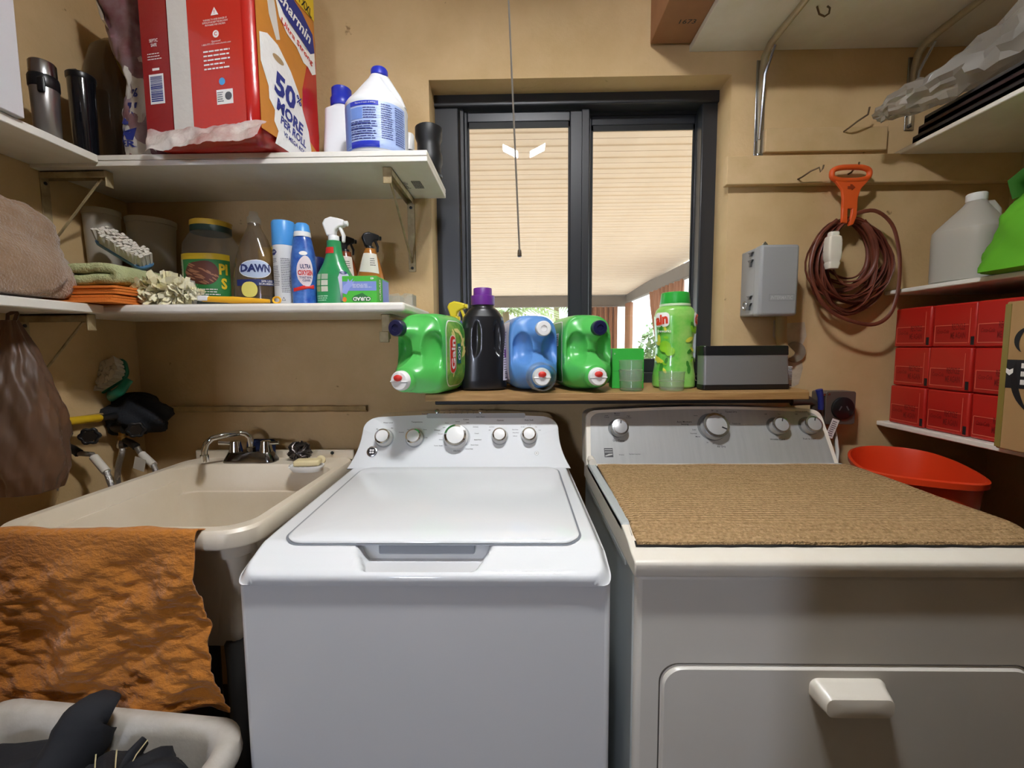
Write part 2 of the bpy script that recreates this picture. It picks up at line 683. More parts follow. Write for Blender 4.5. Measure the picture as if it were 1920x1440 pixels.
struct('patio_ledger', G().box(.25, PX1, WY + .25, WY + .33, 2.2, 2.33), mat('brown_ledger', '55463c', .6), bevel=.006)
for px_, py_ in ((PX1 + .04, PY1), (PX1 + .04, 4.75), (-3.6, PY1)):
    o = put('patio_post', G().box(px_ - .035, px_ + .035, py_ - .035, py_ + .035, 0, 2.0), mat('grey_post', '9a958e', .5) if 'grey_post' not in bpy.data.materials else bpy.data.materials['grey_post'], bevel=.008)
    tag(o, {PY1: 'grey corner post of the patio cover', 4.75: 'grey post under the side beam of the patio cover'}[py_] if px_ > 0 else 'grey post at the far end of the patio', 'post')
CUR_M = mat('rust_curtain', 'ad7a5c', .8, var=(5, '8a5c44', .6), stretch=(6, 6, .4))
def curtain(p0, p1, z0, z1, n, amp, label, pinch=None):
    p0, p1 = V(p0), V(p1)
    d = p1 - p0
    nn = V((-d.y, d.x, 0)).normalized()
    def fn(u, v):
        k = 1
        uu = u
        if pinch is not None:
            k = 1 - .75 * math.sin(PI * min(1, (1 - v) / .9) / 2) ** 1.5
            uu = pinch + (u - pinch) * k
        p = p0 + d * uu + nn * (amp * math.sin(u * n * 2 * PI) + amp * .4 * math.sin(u * n * 4.4 * PI + 1))
        return V((p.x, p.y, z0 + (z1 - z0) * v))
    o = put('patio_curtain', G().grid(fn, n * 10, 10), CUR_M, smooth=70, solid=.008)
    tag(o, label, 'curtain')
curtain((.85, PY1 - .12, 0), (1.62, PY1 - .12, 0), .05, 1.92, 9, .03, 'rust brown patio curtain hung beside the far corner post')
curtain((PX1 - .02, PY1 - .5, 0), (PX1 - .02, PY1 - .15, 0), .05, 1.96, 5, .025, 'narrow bunched rust curtain in the patio corner')
curtain((PX1 - .02, 4.85, 0), (PX1 - .02, 6.1, 0), .05, 1.98, 8, .03, 'rust patio curtain tied back along the side beam', pinch=.12)
# palms and shrubs behind the patio
LEAF = [mat('palm_green', '7f9a4e', .5, var=(3, 'a9bb72', .6)), mat('palm_pale', 'a3b673', .5), mat('shrub_green', '6c8a55', .6, var=(5, '9fb583', .7))]
TRUNK = mat('palm_trunk', '8a7860', .8, bump=(30, .5))
def palm(x, y, h, n, label, s, m):
    rr = random.Random(s)
    t = thing('palm_tree', label, 'palm', (x, y, 0))
    put('trunk', G().tube([(x, y, 0), (x + .05, y, h * .5), (x, y, h)], [.12, .09, .07], 8), TRUNK, t)
    for k in range(n):
        a = 2 * PI * k / n + rr.random() * .5
        L = 1.0 + rr.random() * .4
        lift = .2 + rr.random() * .8
        g = G()
        g.nofix = True
        for q in range(15):
            u = (q + 1) / 15
            r = L * u
            z = h + lift * L * u - 1.1 * L * u * u * .9
            c = V((x + r * math.cos(a), y + r * math.sin(a), z))
            for sgn in (-1, 1):
                ll = .42 * math.sin(PI * min(.97, u * .85 + .1)) + .06
                d = V((math.cos(a + sgn * 1.0), math.sin(a + sgn * 1.0), -.35)) * ll
                wv = V((math.cos(a), math.sin(a), 0)) * .022
                g.add([c - wv, c + wv, c + d * .6 + wv, c + d, c + d * .6 - wv], [(0, 1, 2, 3, 4)])
        put('frond', g, m, t, smooth=0)
palm(-3.5, 9.0, 2.1, 16, 'palm with drooping fronds, farthest left behind the patio', 1, LEAF[0])
palm(-.3, 9.4, 2.0, 17, 'palm with feathery fronds seen above the blue jug', 2, LEAF[1])
palm(1.0, 12.4, 2.4, 16, 'pale palm seen past the window mullion', 3, LEAF[0])
def shrub(x, y, w, h, label, s, m):
    rr = random.Random(s)
    g = G()
    g.nofix = True
    for k in range(1500):
        while True:
            p = V((rr.uniform(-1, 1), rr.uniform(-1, 1), rr.uniform(-1, 1)))
            if .45 < p.length < 1:
                break
        c = V((x + p.x * w, y + p.y * w * .6, h / 2 + p.z * h / 2))
        a = V((rr.gauss(0, 1), rr.gauss(0, 1), rr.gauss(0, 1))).normalized() * .06
        b = a.cross(V((rr.gauss(0, 1), rr.gauss(0, 1), rr.gauss(0, 1)))).normalized() * .03
        g.add([c - a, c + b, c + a, c - b], [(0, 1, 2, 3)])
    o = put('shrub', g, m, smooth=0)
    tag(o, label, 'shrub')
shrub(2.75, 8.3, .6, 1.9, 'leafy green shrub seen between the tied curtain and the corner post', 4, LEAF[2])
shrub(3.5, 7.2, .6, 1.5, 'leafy shrub outside the side of the patio, nearest the house', 5, LEAF[2])
shrub(-1.2, 12.8, 2.2, 1.9, 'low wide shrub behind the palms', 6, LEAF[2])
# ================================================================ washer
WC = -.1785
def wcx(y): return WC - .006 * (y - .762) / .53
def whw(y): return .3425 - .010 * (y - .762) / .53
washer = thing('washing_machine', 'white top-loading washing machine beside the laundry sink', 'washer', (WC, 1.05, 0))
CABW = mat('white_cabinet_paint', 'dfe0e1', .3, coat=.25)
poly = [(WC - .340, .764), (WC + .340, .764), (WC + .33, 1.34), (WC - .335, 1.34)]
put('cabinet', G().prism(poly, .815, Matrix.Translation((0, 0, .04))), CABW, washer, bevel=.012, seg=3)
put('base', G().box(WC - .31, WC + .31, .80, 1.32, 0, .04), BLACKP, washer)
# moulded top with a rolled front and the scoop of the lid handle
def wtop(y):
    pts = [(.755, .853), (.7555, .862), (.762, .868), (.79, .880), (.83, .8945), (.9, .899), (1.3, .914), (1.34, .915)]
    for (a, za), (b, zb2) in zip(pts, pts[1:]):
        if a <= y <= b:
            return za + (zb2 - za) * (y - a) / (b - a)
    return pts[-1][1]
def whw2(y):
    d = min(1, max(0, .785 - y) / .03)
    return whw(y) - .022 * (1 - math.sqrt(max(0, 1 - d * d)))
def scoop(x, y):
    hw = .100 + .022 * smooth01(.765, .825, y)
    k = smooth01(hw + .012, hw - .012, abs(x - WC + .008))
    return k * smooth01(.758, .775, y) * smooth01(.836, .832, y)
ys = [.755, .7555, .758, .762, .766, .770, .775, .78, .785, .79, .796, .802, .808, .814, .82, .826, .832, .838, .842, .846, .852, .86, .88, .92, 1, 1.1, 1.2, 1.26, 1.3, 1.34]
g = G()
NX = 120
def _wt(u, v):
    j = round(v * (len(ys) + 1))
    if j == 0:
        y, dz = ys[0] + .004, -.02
    else:
        y, dz = ys[min(j - 1, len(ys) - 1)], 0
    s = -1 + 2 * u
    s = math.copysign(1 - (1 - abs(s)) ** 1.6, s)
    hw = whw2(y)
    yb = y
    x = wcx(y) + hw * s
    z = wtop(y)
    e = (1 - abs(s)) * hw
    z -= .022 * (1 - smooth01(0, .022, e)) ** 1.5
    z -= .034 * scoop(x, y) * smooth01(.753, .790, y) + .003 * scoop(x, y)
    if j == 0:
        z = .842
    z = max(z, .846 if j else .842)
    return V((x, yb, z))
g.grid(_wt, NX, len(ys))
# side skirts
def _sk(sgn):
    def fn(u, v):
        y = .7585 + u * (1.34 - .7585)
        x = wcx(y) + sgn * whw2(y)
        return V((x, y, .846 + (wtop(y) - .022 - .846) * v if v else .842))
    return fn
g.grid(_sk(-1), 12, 1)
g.grid(_sk(1), 12, 1)
put('top_panel', g, WHITE, washer, smooth=50)
# lid
LW0, LW1 = .288, .286
zl = lambda y: wtop(y)
lid_out = rrect(LW0, .2275, .035, 8)
def lidmap(x, y, d):
    yy = 1.0495 + y
    return V((wcx(yy) + .004 + x * (1 - .008 * (y / .22)), yy, wtop(yy) + d))
decal('lid_seam', washer, rrect(LW0 + .0045, .232, .039, 8), lidmap, mat('seam_grey', '7d828a', .5), .0012, 5)
g = G()
rg = []
for (ins, d) in ((0, .0015), (0, .003), (.002, .0048), (.006, .0055)):
    rg.append([lidmap(x * (1 - ins / LW0), y * (1 - ins / .2275), d) for x, y in lid_out])
for k in (.8, .5, .2, .02):
    rg.append([lidmap(x * k, y * k, .0055 + .0015 * (1 - k)) for x, y in lid_out])
g.loft(rg)
put('lid', g, WHITE, washer, smooth=45)
put('handle_pocket_shade', G().box(WC - .10, WC + .088, .826, .85, .868, .894), mat('pocket_shade_grey', '8f949d', .5), washer, bevel=.004)  # grey colour stands for the shade in the slot under the lid
# console
v_ = V((0, .082, .150))
CO = V((WC - .008, 1.283, .912))
CN = V((1, 0, 0)).cross(v_.normalized())
cl = v_.length
def cpoly():
    pts = []
    L = []
    hw0, hw1 = .335, .299
    for i in range(9):
        t = i / 8
        L.append((hw1 + .004 + (hw0 - hw1 - .004) * (1 - t) ** 2.2, cl * t * .72))
    for i in range(9):
        a = PI / 2 * i / 8
        L.append((hw1 + .004 - .052 + .052 * math.cos(a), cl * .72 + .042 * math.sin(a)))
    top = L[-1]
    for i in range(1, 6):
        L.append((top[0] * (1 - i / 6), top[1] + .008 * math.sin(PI / 2 * i / 6)))
    return L + [(-x, y) for x, y in reversed(L)]
cp = cpoly()
M = frame(CO, (1, 0, 0), v_)
g = G()
def cring(sc, d, back=0):
    return [M @ V((x * sc, y * sc if sc != 1 else y, d)) + V((0, back, 0)) for x, y in cp]
g.loft([cring(1, -.012, .1), cring(1, -.012, 0), cring(.997, -.004), cring(.985, 0), cring(.6, .001), cring(.1, .0015)], True, True)
put('console', g, WHITE, washer, smooth=50)
cm = pmap(CO, (1, 0, 0), v_, CN)
def onc(px, py):
    p = hit(px, py, CO, CN)
    return (p - CO).x, (p - CO).dot(v_.normalized())
LGREY = mat('dial_and_shade_grey', 'b9bdc0', .4)
def cbox(x0p, x1p, y0p, y1p):
    xa, ya = onc(x0p, y1p); xb, yb = onc(x1p, y0p)
    return xa, xb, ya, yb
# shadow of the sill board, painted as a grey strip along the top edge
xa, ya = onc(800, 783); xb, yb = onc(985, 770)
decal('sill_shadow_strip', washer, rrect((xb - xa) / 2, .008, .006, 4, (xa + xb) / 2, ya + .005), cm, LGREY, .002)
def knob(parent, p, n, r, h, body, ring, pointer=None, skirt=1.18):
    x = V((1, 0, 0))
    M = frame(p, x, n.cross(x))
    k = put('knob', G().lathe([(r * skirt, 0), (r * skirt, h * .35), (r * 1.02, h * .5), (r, h * .95), (r * .9, h)], 28, M), body, parent, smooth=35)
    put('knob_ring', G().lathe([(r * 1.01, h * .78), (r * 1.06, h * .8), (r * 1.06, h * 1.0), (r * .86, h * 1.03), (r * .85, h * .98)], 28, M, False, False), ring, k, smooth=50)
    if pointer is not None:
        a = math.radians(pointer)
        put('knob_pointer', G().box(-r * .06, r * .06, r * .45, r * .85, h, h * 1.02, M @ Matrix.Rotation(a, 4, 'Z')), INK, k, smooth=0)
    return k
for px, py, r in ((721, 816, .0215), (778, 816, .0215), (856, 815, .031), (937, 813, .0195), (992, 812, .0195)):
    x, y = onc(px, py + 6)
    p = cm(x, y, .001)
    knob(washer, p, CN, r, .026 if r < .03 else .03, WHITEP, CHROME)
    # dark printed ring
    decal('dial_arc', washer, oval(x, y, r * 1.36, r * 1.36), cm, LGREY, .0012, 2)
for px, py in ((820, 772), (901, 772)):
    x, y = onc(px, py)
    Mx = frame(cm(x, y, .002), (1, 0, 0), v_)
    put('button', G().lathe([(.0075, 0), (.0075, .003), (.006, .004)], 20, Mx), STEEL, washer)
g = G()
g.nofix = True
for k in range(6):
    x, y = onc(833 + k * 11, 775)
    g.add([cm(x - .0012, y - .0012, .0026), cm(x + .0012, y - .0012, .0026), cm(x + .0012, y + .0012, .0026), cm(x - .0012, y + .0012, .0026)], [(0, 1, 2, 3)])
put('indicator_dot', g, INK, washer)
def ctext(body, px, py, h, m=INK, w=None, bold=0.01):
    x, y = onc(px, py)
    lettering('lettering', washer, body, cm, m, x, y, h, w, bold, .0026)
for body, px, py, h in (('Water Level', 728, 793, .0042), ('Temperature', 782, 792, .0046), ('Colors', 874, 787, .0045), ('Whites', 820, 807, .0045),
                        ('Options', 938, 789, .0046), ('Auto Soak', 992, 788, .0046), ('Normal', 858, 791, .0032), ('Light', 877, 793, .0032), ('Heavy', 838, 794, .0032),
                        ('Light', 833, 802, .003), ('Normal', 826, 814, .0032), ('Heavy', 827, 825, .0032), ('Towels / Sheets', 822, 836, .003), ('Bulky Items', 857, 846, .0032),
                        ('Active Wear', 880, 842, .0032), ('Drain & Spin', 890, 835, .0032), ('Speed Wash', 896, 825, .0032), ('Casuals', 894, 813, .0032), ('Delicates', 892, 801, .0032),
                        ('Start / Pause', 901, 782, .0036), ('Spin', 913, 771, .003), ('Rinse', 877, 771, .003), ('Wash', 866, 771, .003), ('Soak', 855, 771, .003), ('Fill', 843, 771, .003), ('Spin', 888, 771, .003),
                        ('Powered', 753, 811, .003), ('Off', 918, 807, .003), ('Extra Rinse', 966, 806, .0028), ('2nd Rinse', 922, 801, .0028), ('Deep Rinse', 967, 812, .0028), ('Softener', 966, 818, .0028),
                        ('15 min', 980, 801, .003), ('30 min', 992, 797, .003), ('1 hr', 1005, 801, .003), ('2 hr', 1012, 807, .003), ('Hot', 766, 806, .003), ('Warm', 797, 806, .003), ('Cold', 799, 821, .003), ('Max', 736, 803, .003), ('Min', 708, 805, .003)):
    ctext(body, px, py, h)
ctext('Deep Fill', 797, 777, .004, BLUEINK)
x, y = onc(698, 847)
Mx = frame(cm(x, y, .001), (1, 0, 0), v_)
put('badge', G().lathe([(.016, 0), (.016, .002), (.0145, .003)], 28, Mx), STEEL, washer)
decal('badge_disc', washer, oval(x, y, .012, .012), cm, INK, .0046)
for a in range(4):
    for s in (0,):
        aa = math.radians(45 + 90 * a)
        decal('badge_swirl', washer, oval(x + .0052 * math.cos(aa), y + .0052 * math.sin(aa), .0036, .0030, 12), cm, WHITEP, .0052)
x, y = onc(1006, 850)
decal('badge_disc', washer, oval(x, y, .0065, .0065), cm, LGREY, .002)
decal('badge_disc', washer, oval(x, y, .0055, .0055), cm, WHITEP, .0026)
lettering('lettering', washer, '10', cm, GREYINK, x, y, .004, None, .01, .003)

# ================================================================ dryer
DX0, DX1, DZ = .197, .937, .925
dryer = thing('clothes_dryer', 'off-white clothes dryer with a brown mat on top', 'dryer', ((DX0 + DX1) / 2, 1.1, 0))
DW = mat('dryer_front_enamel', 'd9d5cc', .32, coat=.2, var=(4, 'cfc9bd', .5))
DSIDE = mat('dryer_side_enamel', 'b4bab9', .35, var=(6, 'a4abab', .5))
put('cabinet', G().box(DX0 + .004, DX1 - .004, .768, 1.36, .05, .876), DSIDE, dryer, bevel=.006)
put('front_panel', G().box(DX0 + .006, DX1 - .006, .758, .80, .05, .868), DW, dryer, bevel=.012, seg=3)
put('base', G().box(DX0 + .03, DX1 - .03, .80, 1.34, 0, .05), BLACKP, dryer)
tp_prof = [(1.36, .866), (.748, .866), (.744, .872), (.744, .892), (.748, .8965), (.775, .9025), (.80, .912), (.84, .921), (1.36, .921)]
put('top_panel', G().prism(tp_prof, DX1 - DX0, frame(V((DX0, 0, 0)), (0, 1, 0), (0, 0, 1))), CREAM, dryer, bevel=.004, seg=3)
put('top_rim', G().box(DX0, DX0 + .022, .845, 1.29, DZ - .02, DZ - .001), DSIDE, dryer, bevel=.004)
put('top_rim', G().box(DX1 - .022, DX1, .845, 1.29, DZ - .02, DZ - .001), DSIDE, dryer, bevel=.004)
put('side_crease', G().box(DX0 + .0005, DX0 + .006, .82, 1.30, .85, .864), DSIDE, dryer, bevel=.003)
put('hinge_cap', G().tube([(DX0 + .012, 1.27, DZ + .006), (DX0 + .012, 1.315, DZ + .008)], .011, 12), CREAM, dryer)
# door
d0 = at(1243, 1252, Y=.752); 
door_o = rrect(.327, .30, .035, 8)
dcx = d0.x + .327; dcz = d0.z - .30
Mx = frame(V((dcx, .7585, dcz)), (1, 0, 0), (0, 0, 1))
g = G()
g.loft([[Mx @ V((x * k, y * k, d)) for x, y in door_o] for k, d in ((1.016, -.006), (1.016, .0015), (1.012, .0022), (1.008, .0005))], False, False)
put('door_seam', g, mat('dark_seam', '4a453e', .6), dryer)
g = G()
g.loft([[Mx @ V((x * k, y * k, d)) for x, y in door_o] for k, d in ((1, -.004), (1, .004), (.992, .008), (.5, .009), (.05, .009))])
door = put('door', g, DW, dryer, smooth=35)
h0 = at(1528, 1285, Y=.722); h1 = at(1678, 1339, Y=.722)
hcx, hcz, hw, hh = (h0.x + h1.x) / 2 + .006, (h0.z + h1.z) / 2 - .006, (h1.x - h0.x) / 2 * .95, (h0.z - h1.z) / 2 * .88
def hring(sx, top, bot, y, r):
    return [V((hcx + x, y, hcz + z)) for x, z in rrect(sx, (top - bot) / 2, r, 5, 0, (top + bot) / 2)]
g = G().loft([hring(hw, hh, -hh * .75, .751, .014), hring(hw, hh, -hh * .75, .746, .014), hring(hw * .96, hh * .9, -hh * .9, .742, .014), hring(hw * .90, hh * .62, -hh, .722, .014), hring(hw * .87, hh * .45, -hh, .716, .012), hring(hw * .5, 0, -hh * .5, .714, .01)])
put('door_handle', g, CREAM, door, smooth=45)
# console
dv = V((0, .088, .162))
DO = V(((DX0 + DX1) / 2 - .001, 1.296, .918))
DN = V((1, 0, 0)).cross(dv.normalized())
dl = dv.length
def dpoly(ins=0):
    hw0, hw1 = .371 - ins, .352 - ins
    L = []
    for i in range(7):
        t = i / 6
        L.append((hw0 + (hw1 + .012 - hw0) * t ** 1.3, ins * .2 + (dl * .80 - ins) * t))
    b = L[-1]
    r = .034
    for i in range(1, 8):
        a = PI / 2 * i / 7
        L.append((b[0] - r + r * math.cos(a), b[1] + r * .8 * math.sin(a)))
    t = L[-1]
    for i in range(1, 8):
        L.append((t[0] * (1 - i / 8), t[1] + .011 * math.sin(PI / 2 * i / 8)))
    return L + [(-x, y) for x, y in reversed(L)]
Mx = frame(DO, (1, 0, 0), dv)
po = dpoly()
g = G().loft([[Mx @ V((x, y, -.014)) + V((0, .07, 0)) for x, y in po], [Mx @ V((x, y, -.014)) for x, y in po], [Mx @ V((x * .999, y, -.003)) for x, y in po], [Mx @ V((x * .993, y * .99, 0)) for x, y in po], [Mx @ V((x * .3, y * .5 + .02, 0)) for x, y in po]])
put('console', g, CREAM, dryer, smooth=50)
DFACE = mat('brushed_grey_fascia', 'b2b4b3', .38, metal=.35, var=(3, 'a3a5a4', .5), stretch=(24, 2, 2))
dm = pmap(DO, (1, 0, 0), dv, DN)
decal('fascia', dryer, dpoly(.014), dm, DFACE, .0012, 3)
def ond(px, py):
    p = hit(px, py, DO, DN)
    return (p - DO).x, (p - DO).dot(dv.normalized())
KN = mat('brushed_knob', 'b4b5b5', .35, metal=.35)
for px, py, r, ptr in ((1160, 800, .0235, -10), (1337, 797, .036, -115), (1457, 796, .0235, -20), (1517, 795, .0235, -20)):
    x, y = ond(px, py + 5)
    decal('dial_disc', dryer, oval(x - .004, y + .002, r * 1.22, r * 1.22), dm, mat('dial_dark', '6f7272', .5) if 'dial_dark' not in bpy.data.materials else bpy.data.materials['dial_dark'], .0018, 2)
    knob(dryer, dm(x, y, .0015), DN, r, .026, KN, STEEL, ptr, 1.08)
def dtext(body, px, py, h, m=INK, w=None):
    x, y = ond(px, py)
    lettering('lettering', dryer, body, dm, m, x, y, h, w, .008, .0022)
for body, px, py, h in (('Dry Temp', 1160, 827, .006), ('Auto Moisture\nSensing', 1283, 794, .0055), ('Timed Dry', 1370, 773, .0058), ('Air Dry', 1352, 838, .0058), ('Touch Up', 1380, 795, .0045), ('Wrinkle Guard', 1457, 824, .0052),
                        ('Push to Start', 1517, 823, .0052), ('CYCLE SIGNAL', 1502, 772, .0042), ('Off', 1435, 777, .0042), ('On', 1460, 777, .0042), ('Off', 1492, 777, .0042), ('On', 1516, 777, .0042),
                        ('Low\nCasual', 1137, 781, .004), ('Medium\nCotton', 1157, 777, .004), ('High\nCotton', 1178, 782, .004), ('Less', 1301, 806, .0045), ('Normal', 1300, 813, .0045), ('More', 1308, 819, .0045), ('80', 1335, 770, .004), ('60', 1344, 771, .004), ('50', 1351, 776, .004), ('40', 1357, 781, .004),
                        ('30', 1362, 788, .004), ('20', 1366, 794, .004), ('10', 1367, 801, .004), ('30', 1326, 830, .004), ('20', 1337, 832, .004), ('Damp', 1304, 780, .0035), ('90 Series', 1165, 853, .003), ('Flat Back Long Vent', 1190, 852, .003)):
    dtext(body, px, py, h)
x, y = ond(1141, 849)
decal('badge', dryer, rect(x - .013, x + .013, y - .014, y + .014), dm, mat('badge_dark', '46484a', .4), .0018, 2)
for k, yy in enumerate((.009, .002)):
    decal('badge_stripe', dryer, rect(x - .0115, x + .0115, y + yy - .0012, y + yy + .0012), dm, DFACE, .0024, 1)
decal('badge_swoosh', dryer, [(x - .011, y - .012), (x + .011, y - .007), (x + .011, y - .003), (x, y - .004), (x - .006, y - .007), (x - .011, y - .009)], dm, DFACE, .0024, 2)

# mat on the dryer
RUG = mat('brown_ribbed_carpet', 'c8a77b', .95, var=(160, '957850', .9), spec=.1)
t = RUG.node_tree
tc = t.nodes['Texture Coordinate']
wv = t.nodes.new('ShaderNodeTexWave')
wv.bands_direction = 'Y'
wv.inputs['Scale'].default_value = 27
wv.inputs['Distortion'].default_value = 2.2
wv.inputs['Detail Scale'].default_value = 6
nz = t.nodes.new('ShaderNodeTexNoise')
nz.inputs['Scale'].default_value = 230
add = t.nodes.new('ShaderNodeMath')
t.links.new(tc.outputs['Object'], wv.inputs[0])
t.links.new(tc.outputs['Object'], nz.inputs['Vector'])
t.links.new(wv.outputs['Fac'], add.inputs[0])
t.links.new(nz.outputs[0], add.inputs[1])
bp = t.nodes.new('ShaderNodeBump')
bp.inputs['Strength'].default_value = .9
bp.inputs['Distance'].default_value = .006
t.links.new(add.outputs[0], bp.inputs['Height'])
t.links.new(bp.outputs[0], t.nodes['Principled BSDF'].inputs['Normal'])
MZ = DZ - .004
mx0, mx1 = at(1191, 1022, Z=.9075).x, at(1918, 992, Z=MZ).x
mf, mb = at(1500, 1024, Z=.9075).y, at(1350, 874, Z=MZ).y
rug = thing('ribbed_mat', 'brown ribbed carpet mat lying on the dryer top', 'mat', ((mx0 + mx1) / 2, (mf + mb) / 2, MZ))
def _mat(ins, z):
    out = []
    cs = [(mx0 + ins, mf + ins), (mx1 - ins, mf + ins), (mx1 - ins, mb - ins), (mx0 + .012 + ins, mb - ins)]
    for x, y in [(a[0] + (b[0] - a[0]) * i / 30, a[1] + (b[1] - a[1]) * i / 30) for a, b in zip(cs, cs[1:] + cs[:1]) for i in range(30)]:
        zd = -.014 * smooth01(.85, mf, y)
        out.append(V((x + .0012 * fbm(y * 60, x * 5), y + .0012 * fbm(x * 50, 2), z + zd + .0012 * fbm(x * 14, y * 9))))
    return out
put('rubber_backing', G().loft([_mat(0, MZ - .0015), _mat(0, MZ + .0012)]), BLACKR, rug)
g = G().loft([_mat(.003, MZ + .001), _mat(.0025, MZ + .005), _mat(.005, MZ + .0075), _mat(.014, MZ + .007), _mat(.018, MZ + .0085), _mat(.026, MZ + .0085), _mat(.03, MZ + .007), _mat(.036, MZ + .0085), _mat(.06, MZ + .0085), _mat(.09, MZ + .0085), _mat(.2, MZ + .0085)])
put('carpet', g, RUG, rug, smooth=70)

# ================================================================ laundry sink
SZ = .885
SX0, SX1, SY0, SY1 = -1.165, -.578, .893, 1.535
scx, scy = (SX0 + SX1) / 2, (SY0 + SY1) / 2
shx, shy = (SX1 - SX0) / 2, (SY1 - SY0) / 2
SINK = mat('cream_sink_plastic', 'e8dcc8', .35, var=(5, 'd9c9ae', .6), bump=(120, .05))
sink = thing('laundry_sink', 'cream plastic laundry tub sink left of the washer', 'sink', (scx, scy, 0))
def sr(ins, z, back=0, r=.05, cxo=0):
    y0, y1 = SY0 + ins, SY1 - ins - back
    return [V((x, y, z)) for x, y in rrect(shx - ins, (y1 - y0) / 2, max(.012, r - ins * .3), 7, scx, (y0 + y1) / 2)]
g = G().loft([sr(.10, .56, .03), sr(.085, .60, .02), sr(.05, .83, .0), sr(.045, .843), sr(.002, .843, 0, .07), sr(0, .848, 0, .07), sr(0, .878, 0, .07), sr(.005, .885, 0, .07), sr(.027, .885, .07, .075), sr(.034, .878, .07, .075),
              sr(.045, .80, .07, .07), sr(.053, .797, .068, .07), sr(.085, .60, .05, .08), sr(.12, .585, .05, .1)], True, True)
put('basin', g, SINK, sink, smooth=40)
put('back_lip', G().box(SX0 + .01, SX1 - .012, SY1 - .012, SY1, .875, .912), SINK, sink, bevel=.004)
for px in (1455, 384):
    pass
for x, y in ((SX0 + .12, SY0 + .12), (SX1 - .12, SY0 + .12), (SX0 + .12, SY1 - .14), (SX1 - .12, SY1 - .14)):
    put('leg', G().lathe([(.02, 0), (.022, .01), (.024, .5), (.028, .6)], 14, Matrix.Translation((x, y, 0))), mat('sink_leg', '3c3a38', .5) if 'sink_leg' not in bpy.data.materials else bpy.data.materials['sink_leg'], sink)
for px in (384, 623):
    p = at(px, 849, Y=SY1 - .013)
    put('screw', G().lathe([(.006, 0), (.006, .002), (.003, .004)], 12, frame(p, (1, 0, 0), (0, 0, 1))), BLACKP, sink)
# soap ledge
p = at(575, 876, Z=SZ)
sl = [(p.x + .055 * c, p.y + .03 * s_) for c, s_ in (sup(2 * PI * i / 28, 2.6) for i in range(28))]
Mx = Matrix.Translation((0, 0, SZ - .004))
g = G().loft([[V((p.x + (x - p.x) * k, p.y + (y - p.y) * k, z)) for x, y in sl] for k, z in ((.8, SZ - .012), (1, SZ + .002), (1, SZ + .008), (.93, SZ + .008), (.88, SZ + .003), (.05, SZ + .003))])
dish = tag(put('soap_dish', g, WHITEP, smooth=35), 'white ribbed soap dish on the back corner of the sink', 'soap dish')
g = G()
for k in range(5):
    x = p.x - .048 + k * .012
    g.box(x, x + .004, p.y - .024, p.y + .02, SZ + .003, SZ + .0065)
put('rib', g, WHITEP, dish, bevel=.001)['kind'] = 'stuff'
SOAP = mat('soap', 'e9d8a8', .5)
q = at(574, 868, Y=p.y)
g = G().box(-.04, .04, -.022, .022, 0, .019)
CUR.append(place((p.x + .005, p.y, SZ + .0072), 8))
tag(put('soap_bar', g, SOAP, bevel=.006, seg=3), 'cream bar of soap lying on the white soap dish', 'soap')
CUR.pop()
q = at(602, 858, Z=SZ + .015)
g = G().lathe([(.014, 0), (.0145, .004), (.0145, .016), (.012, .018)], 18)
CUR.append(place((q.x, q.y, SZ + .004), 20, 60))
tag(put('bottle_cap', g, SOAP), 'small cream cap lying on its side behind the soap bar', 'cap')
CUR.pop()
# steel wool
p = at(562, 848, Y=1.485)
g = G()
rr = random.Random(3)
for k in range(26):
    pts = []
    a0, b0 = rr.random() * 6.28, rr.random() * 6.28
    for i in range(14):
        t = i / 13 * 5
        d = V((math.cos(a0 + t * 1.3) * math.cos(b0 + t * .7), math.sin(a0 + t * 1.3), math.cos(a0 + t * 1.3) * math.sin(b0 + t * .7)))
        r = .035 * (.75 + .35 * rr.random())
        pts.append(V((p.x + d.x * r * 1.15, p.y + d.y * r * .7, SZ + .032 + d.z * r * .95)))
    g.tube(pts, .0025, 4)
tag(put('steel_wool', g, mat('steel_wool', '5b5452', .35, metal=.9), smooth=60), 'dark curly steel wool scrubber on the sink behind the soap', 'scrubber')
# faucet
fa = thing('faucet', 'chrome two-handle laundry faucet on the back of the sink', 'faucet', (at(478, 862, Z=SZ).x, 1.475, SZ))
fx = fa.location.x
g = G().loft([[V((fx + x, 1.475 + y, z)) for x, y in rrect(w, d, .02, 5)] for w, d, z in ((.088, .03, SZ), (.088, .03, SZ + .006), (.074, .022, SZ + .034), (.07, .02, SZ + .036))])
put('base', g, DCHROME, fa, smooth=35)
for s in (-1, 1):
    hx = fx + s * .052
    k = put('handle', G().lathe([(.022, SZ + .034), (.021, SZ + .04), (.016, SZ + .07), (.012, SZ + .072)], 16, Matrix.Translation((hx, 1.475, 0))), CHROME, fa)
    put('lever', G().tube([(hx, 1.475, SZ + .062), (hx + s * .025, 1.47, SZ + .064), (hx + s * .052, 1.465, SZ + .066)], [.008, .006, .007], 8, flat=.5), CHROME, k)
p0 = at(384, 838, Z=SZ + .02)
tip = at(383, 850, Y=1.38)
pts = [V((fx + .005, 1.47, SZ + .035)), V((fx + .005, 1.47, SZ + .06)), V((fx + .004, 1.468, SZ + .085)), V((fx - .006, 1.462, SZ + .098)), V((fx - .022, 1.456, SZ + .1025))]
e = V((tip.x, tip.y, SZ + .02))
for k in range(1, 6):
    u = k / 6
    pts.append(V((fx - .022 + (e.x + .045 - fx + .022) * u, 1.456 + (e.y + .02 - 1.456) * u, SZ + .1025 + .002 * u)))
